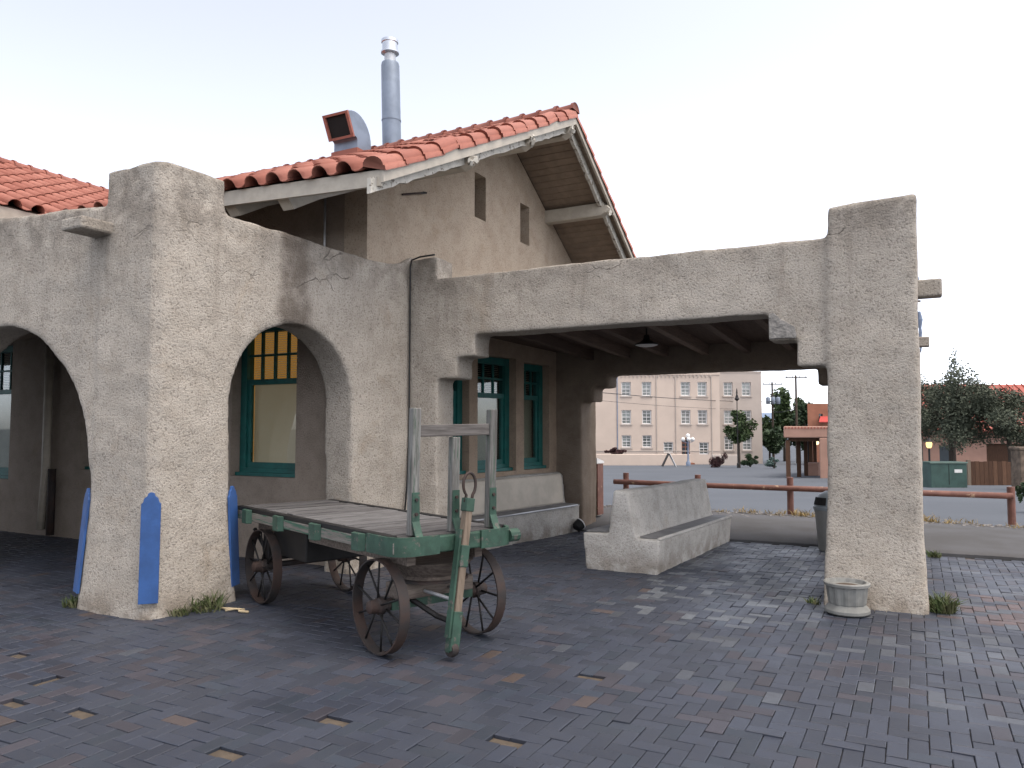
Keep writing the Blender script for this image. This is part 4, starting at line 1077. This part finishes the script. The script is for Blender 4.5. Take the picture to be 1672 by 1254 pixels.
# trees and shrubs
def crown(mb, c, rx, ry_, rz, n, size, rd, lumps=14, spiky=0.):
    L = []
    for _ in range(lumps):
        v = Vector((rd.gauss(0,1), rd.gauss(0,1), rd.gauss(0,1))).normalized()*rd.uniform(.35, .95)
        L.append((Vector((v.x*rx, v.y*ry_, v.z*rz)), rd.uniform(.2, .42)))
    for _ in range(n):
        o, s = rd.choice(L); v = Vector((rd.gauss(0,1), rd.gauss(0,1), rd.gauss(0,1))).normalized()*(rd.random()**.4)
        p = Vector(c) + o + Vector((v.x*rx*s, v.y*ry_*s, v.z*rz*s + (abs(rd.gauss(0, spiky)) if spiky else 0)))
        a = Vector((rd.gauss(0,1), rd.gauss(0,1), rd.gauss(0,.7))).normalized()*size*rd.uniform(.5, 1.3); b = a.cross(Vector((rd.gauss(0,1), rd.gauss(0,1), rd.gauss(0,1)))).normalized()*size*rd.uniform(.3, .7)
        mb.add([p-a, p+b, p+a, p-b], [(0,1,2,3)])
    return L
def tree(name, label, lat, d, h, rx, rz, lm, n=2600, size=.16, seed=1, group=None, trunk=.12, cz=None, spiky=0., lean=0.):
    rd = random.Random(seed); t = frame_at(name, lat, d); tag(t, label, 'tree', group)
    cz = cz or h - rz
    mb = MB(); L = crown(mb, (lean, 0, cz), rx, rx, rz, n, size, rd, 24, spiky); mb.build('crown', lm, t)
    mb = MB(); mb.tube([(0,0,-.5), (lean*.2, 0, cz*.4), (lean*.6, .05, cz*.8), (lean, 0, cz+rz*.5)], [trunk, trunk*.8, trunk*.6, trunk*.2], 8)
    for o, s in L[:8]:
        mb.tube([(lean*.5, 0, cz*.7), (lean*.7 + o.x*.5, o.y*.5, cz + o.z*.4 - .1), (lean + o.x, o.y, cz + o.z)], [trunk*.4, trunk*.25, trunk*.08], 5)
    mb.build('trunk', M['bark'], t, smooth=True); return t
K = lambda px, d: (px-836)*d/1252
tree('deciduous_tree', 'small round green tree in front of the hotel wing', K(1206, 62), 62, 4.6, 1.25, 1.35, M['leaf_green'], 2600, .15, 2)
tree('background_tree', 'tall leafy tree behind the left utility pole', K(1280, 105), 105, 10.4, 3.2, 4.2, M['leaf_green'], 5200, .36, 3, 'trees behind the pergola', .2)
tree('background_tree', 'dark tree left of the red adobe building', K(1314, 100), 100, 8.0, 2.4, 3.4, M['leaf_dark'], 4200, .32, 4, 'trees behind the pergola', .2)
tree('background_tree', 'low dark tree at the right corner of the hotel wing', K(1256, 92), 92, 4.6, 1.6, 2.0, M['leaf_dark'], 2200, .26, 5, 'trees behind the pergola', .15)
tree('pinyon_tree', 'largest bushy pinyon tree rising behind the green utility cabinet', K(1552, 34), 34, 5.2, 2.5, 2.0, M['leaf_pine'], 17000, .065, 6, 'pinyon trees beyond the lot', .13, 2.9, .15)
tree('pinyon_tree', 'spreading pinyon tree at the right edge of the view', K(1650, 33), 33, 4.6, 2.5, 1.6, M['leaf_pine'], 16000, .065, 7, 'pinyon trees beyond the lot', .12, 2.75, .1, -.2)
tree('pinyon_tree', 'slender spiky conifer rising behind the pinyon trees', K(1557, 40), 40, 5.6, .75, 2.4, M['leaf_pine'], 4500, .08, 8, 'pinyon trees beyond the lot', .1, None, .3)
tree('pinyon_tree', 'pinyon crown peeking out just right of the porch pillar', K(1503, 38), 38, 5.3, 1.3, 2.0, M['leaf_pine'], 6000, .075, 9, 'pinyon trees beyond the lot', .1, None, .2)
def shrub(name, label, lat, d, rx, rz, lm, n, size, seed, zc=None):
    rd = random.Random(seed); t = frame_at(name, lat, d); tag(t, label, 'shrub')
    mb = MB(); crown(mb, (0,0, zc or rz*.9), rx, rx*.8, rz, n, size, rd, 12); mb.build('foliage', lm, t)
    mb = MB()
    for i in range(4): mb.tube([(0,0,-.1), (rd.gauss(0,rx*.3), rd.gauss(0,rx*.3), rz)], [.04, .015], 5)
    mb.build('stems', M['bark'], t)
shrub('shrub', 'dark shrub mound behind the left end of the low wall', K(1004, 76), 76, 1.05, .42, M['leaf_maroon'], 3000, .09, 1, 1.2)
shrub('shrub', 'maroon pointed shrub beside the globe street lamp', K(1169, 64), 64, .8, .85, M['leaf_maroon'], 2600, .07, 2)
shrub('shrub', 'clipped dark green round hedge below the hotel wing', K(1224, 66), 66, .8, .62, M['leaf_dark'], 5000, .06, 3)
shrub('shrub', 'pale blue green shrub left of the pergola', K(1262, 60), 60, .7, .45, M['leaf_blue'], 2600, .06, 4)
shrub('shrub', 'green bush beside the last railing post', K(1676, 16.5), 16.5, .22, .4, M['leaf_dark'], 900, .04, 5)

# globe street lamp
gl = frame_at('globe_street_lamp', K(1123, 68), 68); tag(gl, 'blue grey street lamp with cluster of white globes near hotel', 'street lamp')
mb = MB(); mb.lathe([(.2, 0), (.2, .3), (.13, .4), (.09, .5), (.07, 1.2), (.05, 2.3)], seg=12); auto_smooth(mb.build('post', M['greyblue'], gl))
mb = MB(); mb.tube([(-.42, 0, 2.15), (0, 0, 2.0), (.42, 0, 2.15)], .03, 6); mb.build('arm', M['greyblue'], gl)
for x, y, z in ((-.42, 0, 2.33), (.42, 0, 2.33), (0, -.3, 2.36), (0, 0, 2.66)):
    mb = MB(); mb.lathe([(.02, -.2), (.14, -.14), (.2, 0), (.14, .14), (.02, .2)], (x, y, z), 14); mb.build('globe', M['white'], gl, smooth=True)
# tall slim lamp post
pp = frame_at('lamp_post', K(1204, 60), 60); tag(pp, 'tall thin dark lamp post in front of the small round tree', 'lamp post')
mb = MB(); mb.lathe([(.09, 0), (.09, .3), (.045, .4), (.035, 5.2)], seg=10); mb.build('post', M['black_iron'], pp)
mb = MB(); mb.lathe([(.04, 5.2), (.17, 5.32), (.2, 5.36), (.12, 5.5), (.05, 5.75), (.07, 5.85), (.02, 6.2)], seg=10); mb.build('lantern', M['black_iron'], pp)
# sandwich board
sg = frame_at('sandwich_board', K(1092, 66), 66); tag(sg, 'folding A frame sign board standing by the low wall', 'sign')
mb = MB(); mb.bar((-.6, 0, 0), (-.05, 0, 1.1), .7, .05, (1, 0, 0)); mb.build('panel', M['black_iron'], sg)
mb = MB(); mb.bar((.55, 0, 0), (.0, 0, 1.1), .7, .05, (1, 0, 0)); mb.build('panel', M['white'], sg)
# pergola
pg = frame_at('pergola', 0, 38); PB = gz(38); tag(pg, 'adobe and timber pergola entrance beyond the railing', 'pergola')
a0, a1 = K(1279, 38), K(1405, 38)
mb = MB(); mb.box(a0, a1, 0, .5, 1.93, 2.5); mb.build('beam', M['adobe_pink'], pg, bevel=.05)
mb = MB(); mb.box(a0, a0+.55, .5, 9, 1.95, 2.45); mb.build('side_beam', M['adobe_pink'], pg, bevel=.05)
mb = MB(); mb.box(a0+.2, a1, .3, 9, 1.75, 1.92); mb.build('ceiling', M['fence_wood'], pg)
for i in range(24):
    mb = MB(); x = a0 + .1 + i*.16; mb.box(x, x+.05, -.05, -.004, 2.38, 2.46); mb.build('dentil', M['red_roof'], pg)
mb = MB(); mb.box(K(1337, 38), K(1358, 38), 0, .5, -.3, 1.93); mb.build('column', M['adobe_pink'], pg, bevel=.06)
for i, (x, y) in enumerate(((a0+.08, .1), (a0+.42, 1.6), (a0+.55, 3.6), (a0+.6, 5.6), (a0+.62, 7.6))):
    mb = MB(); mb.box(x, x+.2, y, y+.2, -.3, 1.8); mb.build('post', M['fence_wood'], pg)
mb = MB(); mb.box(a0+.5, a0+1.3, 4, 5, -.3, .5); mb.build('planter_wall', M['adobe_pink'], pg)
for ch in pg.children:
    for v in ch.data.vertices: v.co.x += .5*v.co.y
lp = frame_at('pergola_lamp', K(1319, 47), 47); tag(lp, 'dark lamp post seen through the pergola with lit globe', 'lamp post')
mb = MB(); mb.lathe([(.14, 0), (.14, .35), (.06, .5), (.04, 1.9)], seg=10); mb.build('post', M['black_iron'], lp)
mb = MB(); mb.tube([(0, 0, 1.88), (.25, 0, 1.98), (.5, 0, 1.95)], .03, 6); mb.build('arm', M['black_iron'], lp)
mb = MB(); mb.lathe([(.02, -.13), (.1, -.09), (.13, 0), (.1, .09), (.02, .13)], (.53, 0, 1.79), 12); mb.build('globe', M['globe_lit'], lp, smooth=True)
rbk = frame_at('red_adobe_building', 0, 76); tag(rbk, 'red adobe building rising behind the pergola', 'building')
x0, x1 = K(1319, 76), K(1440, 76)
mb = MB(); mb.prism([(x0, -1), (x0, 6.0), (x1, 6.0), (x1, -1)], 0, .4, lambda a, b, t: Vector((a, t, b)), [rect(x0+1.1, x0+1.5, 4.3, 5.0)]); mb.build('wall', M['adobe_red'], rbk)
mb = MB(); mb.box(x0+.05, x1, .41, 8, -1, 5.95); mb.build('block', M['adobe_red'], rbk)
mb = MB(); mb.box(x0+1.1, x0+1.5, .2, .25, 4.3, 5.0); mb.build('window', M['glass_dark'], rbk)
mb = MB(); mb.prism([(0, 0), (-1.2, -.55), (-1.2, -.62), (0, -.08)], x0+1.25, x0+2.7, lambda a, b, t: Vector((t, a-.01, b+4.75))); mb.build('awning', M['red_cloth'], rbk)
for ch in rbk.children:
    for v in ch.data.vertices: v.co.x += .5*v.co.y
# utility poles and wires
def upole(label, px, d, ztop, cans):
    t = frame_at('utility_pole', K(px, d), d); tag(t, label, 'utility pole', 'utility poles'); b = gz(d); H = ztop - b
    mb = MB(); mb.tube([(0,0,-.5), (0,0,H+.25)], [.17, .11], 10); mb.build('pole', M['pole'], t)
    mb = MB(); mb.box(-1.25, 1.25, -.2, -.08, H-.1, H+.02); mb.build('crossarm', M['pole'], t)
    for x in (-1.1, -.4, .4, 1.1):
        mb = MB(); mb.lathe([(.05, H+.02), (.07, H+.1), (.04, H+.2)], (x, -.14, 0), 8); mb.build('insulator', M['tin'], t)
    for x in cans:
        mb = MB(); mb.lathe([(.22, H-2.5), (.26, H-2.45), (.26, H-1.75), (.2, H-1.65), (.05, H-1.6)], (x, -.25, 0), 12); auto_smooth(mb.build('transformer', M['galv'], t))
    return t, H
upole('utility pole carrying grey transformer cans', 1262, 95, 1.6 + 73*95/1252, (-.62, 0, .62))
upole('taller utility pole with plain crossarm near the hills', 1301, 88, 1.6 + 84*88/1252, ())
up3 = frame_at('utility_pole', K(1492, 60), 60); tag(up3, 'utility pole with dark switchgear beside the top of porch pillar', 'utility pole', 'utility poles')
mb = MB(); mb.tube([(0,0,-.5), (0,0,13.5)], [.18, .13], 10); mb.build('pole', M['pole'], up3)
mb = MB(); mb.box(-.6, .75, -.2, -.08, 13.0, 13.15); mb.build('crossarm', M['pole'], up3)
for z, r, l in ((14.2, .08, 1.6), (11.6, .2, 1.3), (10.6, .13, 1.6), (9.6, .09, 1.2)):
    mb = MB(); mb.tube([(.62, -.2, z-l/2), (.66, -.2, z), (.6, -.2, z+l/2)], [r*.6, r, r*.5], 8); mb.build('switch_gear', M['greyblue'], up3)
for z in (13.6, 11.9, 11.2, 10.4, 9.7): mb = MB(); mb.tube([(0, -.1, z), (.62, -.2, z)], .035, 5); mb.build('bracket', M['black_iron'], up3)
def wire(label, l0, d0, z0, l1, d1, z1, sag, r=.018):
    p0, p1 = far(l0, d0), far(l1, d1); p0.z, p1.z = z0, z1; o = MB(); n = 16; pts = []
    for i in range(n+1):
        f = i/n; p = p0.lerp(p1, f); p.z -= sag*4*f*(1-f); pts.append(p)
    o.tube(pts, r, 5); tag(o.build('power_line', M['cable']), label, 'power line', 'power lines')
zy = lambda y, d: 1.6 - (y-700)*d/1252
wire('dark power line sagging across the hotel upper floor', K(940, 58), 58, zy(637, 58), K(1262, 95), 94.8, zy(656, 95), .25, .03)
wire('thin lower power line crossing the hotel facade', K(940, 58), 58, zy(650, 58), K(1262, 95), 94.8, zy(668, 95), .3, .015)
wire('service wire running between the two utility poles', K(1262, 95), 94.8, zy(672, 95), K(1301, 88), 87.8, zy(664, 88), .3, .035)
wire('thin upper wire joining the utility poles to each other', K(1262, 95), 94.8, zy(645, 95), K(1301, 88), 87.8, zy(636, 88), .3, .02)
# right-hand side: house, cabinet, lamp, fence, stone pillar
hs = frame_at('red_roof_house', 0, 44); tag(hs, 'terracotta house with red metal roof behind the pinyon trees', 'building')
x0, x1 = K(1470, 44), K(1760, 44); GB = gz(44)
mb = MB(); mb.prism([(x0, -1), (x0, 2.6), (x1, 2.6), (x1, -1)], 0, .3, lambda a, b, t: Vector((a, t, b)), [rect(x0+2.2, x0+3.1, -.5, 1.6), rect(x0+4.9, x0+7.2, -.9, 1.7)]); mb.build('wall', M['adobe_pink'], hs)
mb = MB(); mb.box(x0+2.2, x0+3.1, .2, .25, -.5, 1.6); mb.build('window', M['glass_dark'], hs)
mb = MB(); mb.box(x0+4.9, x0+7.2, .25, .28, -.95, 1.7); mb.build('doorway', M['fence_wood'], hs)
mb = MB(); mb.prism([(-.8, 2.45), (3.5, 5.0+.3), (7.5, 2.6), (7.5, 2.45), (3.5, 5.15), (-.8, 2.35)], x0-.5, x1+.5, lambda a, b, t: Vector((t, a, b))); rf = mb.build('roof', M['red_roof'], hs)
for i in range(24):
    mb = MB(); x = x0 - .3 + i*.46; mb.bar((x, -.82, 2.47), (x, 3.5, 5.34), .04, .05); mb.build('roof_seam', M['red_roof'], rf)
gb = frame_at('utility_cabinet', K(1547, 28), 28); tag(gb, 'green metal utility cabinet with white label at lot edge', 'cabinet')
mb = MB(); mb.box(-.66, .66, 0, .7, -.1, .82); mb.build('body', M['box_green'], gb, bevel=.02)
mb = MB(); mb.prism([(-.03, .82), (.73, .82), (.7, .87), (0, .87)], -.69, .69, lambda a, b, t: Vector((t, a, b))); mb.build('lid', M['box_green'], gb)
mb = MB(); mb.box(-.01, .01, -.006, -.002, .05, .78); mb.build('door_seam', M['darkhole'], gb)
mb = MB(); mb.box(.2, .48, -.008, -.003, .48, .6); mb.build('label_plate', M['label'], gb)
bl = frame_at('bollard_lamp', K(1516, 29), 29); tag(bl, 'short black lamp post with warm lit lantern beside pillar', 'lamp post')
mb = MB(); mb.lathe([(.14, 0), (.14, .2), (.07, .35), (.04, .45), (.035, 1.38)], seg=12); auto_smooth(mb.build('post', M['black_iron'], bl))
mb = MB(); mb.lathe([(.05, 1.38), (.09, 1.42), (.11, 1.55), (.09, 1.6)], seg=12); mb.build('lantern', M['lamp_warm'], bl)
mb = MB(); mb.lathe([(.14, 1.605), (.08, 1.67), (.02, 1.76)], seg=12); mb.build('cap', M['black_iron'], bl)
fe = frame_at('wooden_fence', K(1617, 30), 30); tag(fe, 'dark brown board fence behind the utility cabinet', 'fence')
for i in range(9):
    mb = MB(); x = -.82 + i*.175; mb.box(x, x+.165, 0, .03, -.1, .86 + rnd.uniform(-.02, .02)); mb.build('board', M['fence_wood'], fe)
mb = MB(); mb.box(-.95, -.83, -.02, .1, -.1, .92); mb.build('post', M['tongue'], fe)
mb = MB(); mb.box(-.82, .75, .031, .07, .6, .7); mb.build('rail', M['fence_wood'], fe)
st = frame_at('stone_pillar', K(1676, 26), 26); tag(st, 'brown rubble stone pillar at the right edge', 'pillar')
mb = MB(); mb.box(-.25, .25, 0, .5, -.1, 1.3); plaster('shaft', mb, M['stone'], st, .05, 2, .03)
mb = MB(); mb.box(-.3, .3, -.05, .55, 1.3, 1.4); mb.build('cap', M['stone'], st, bevel=.02)
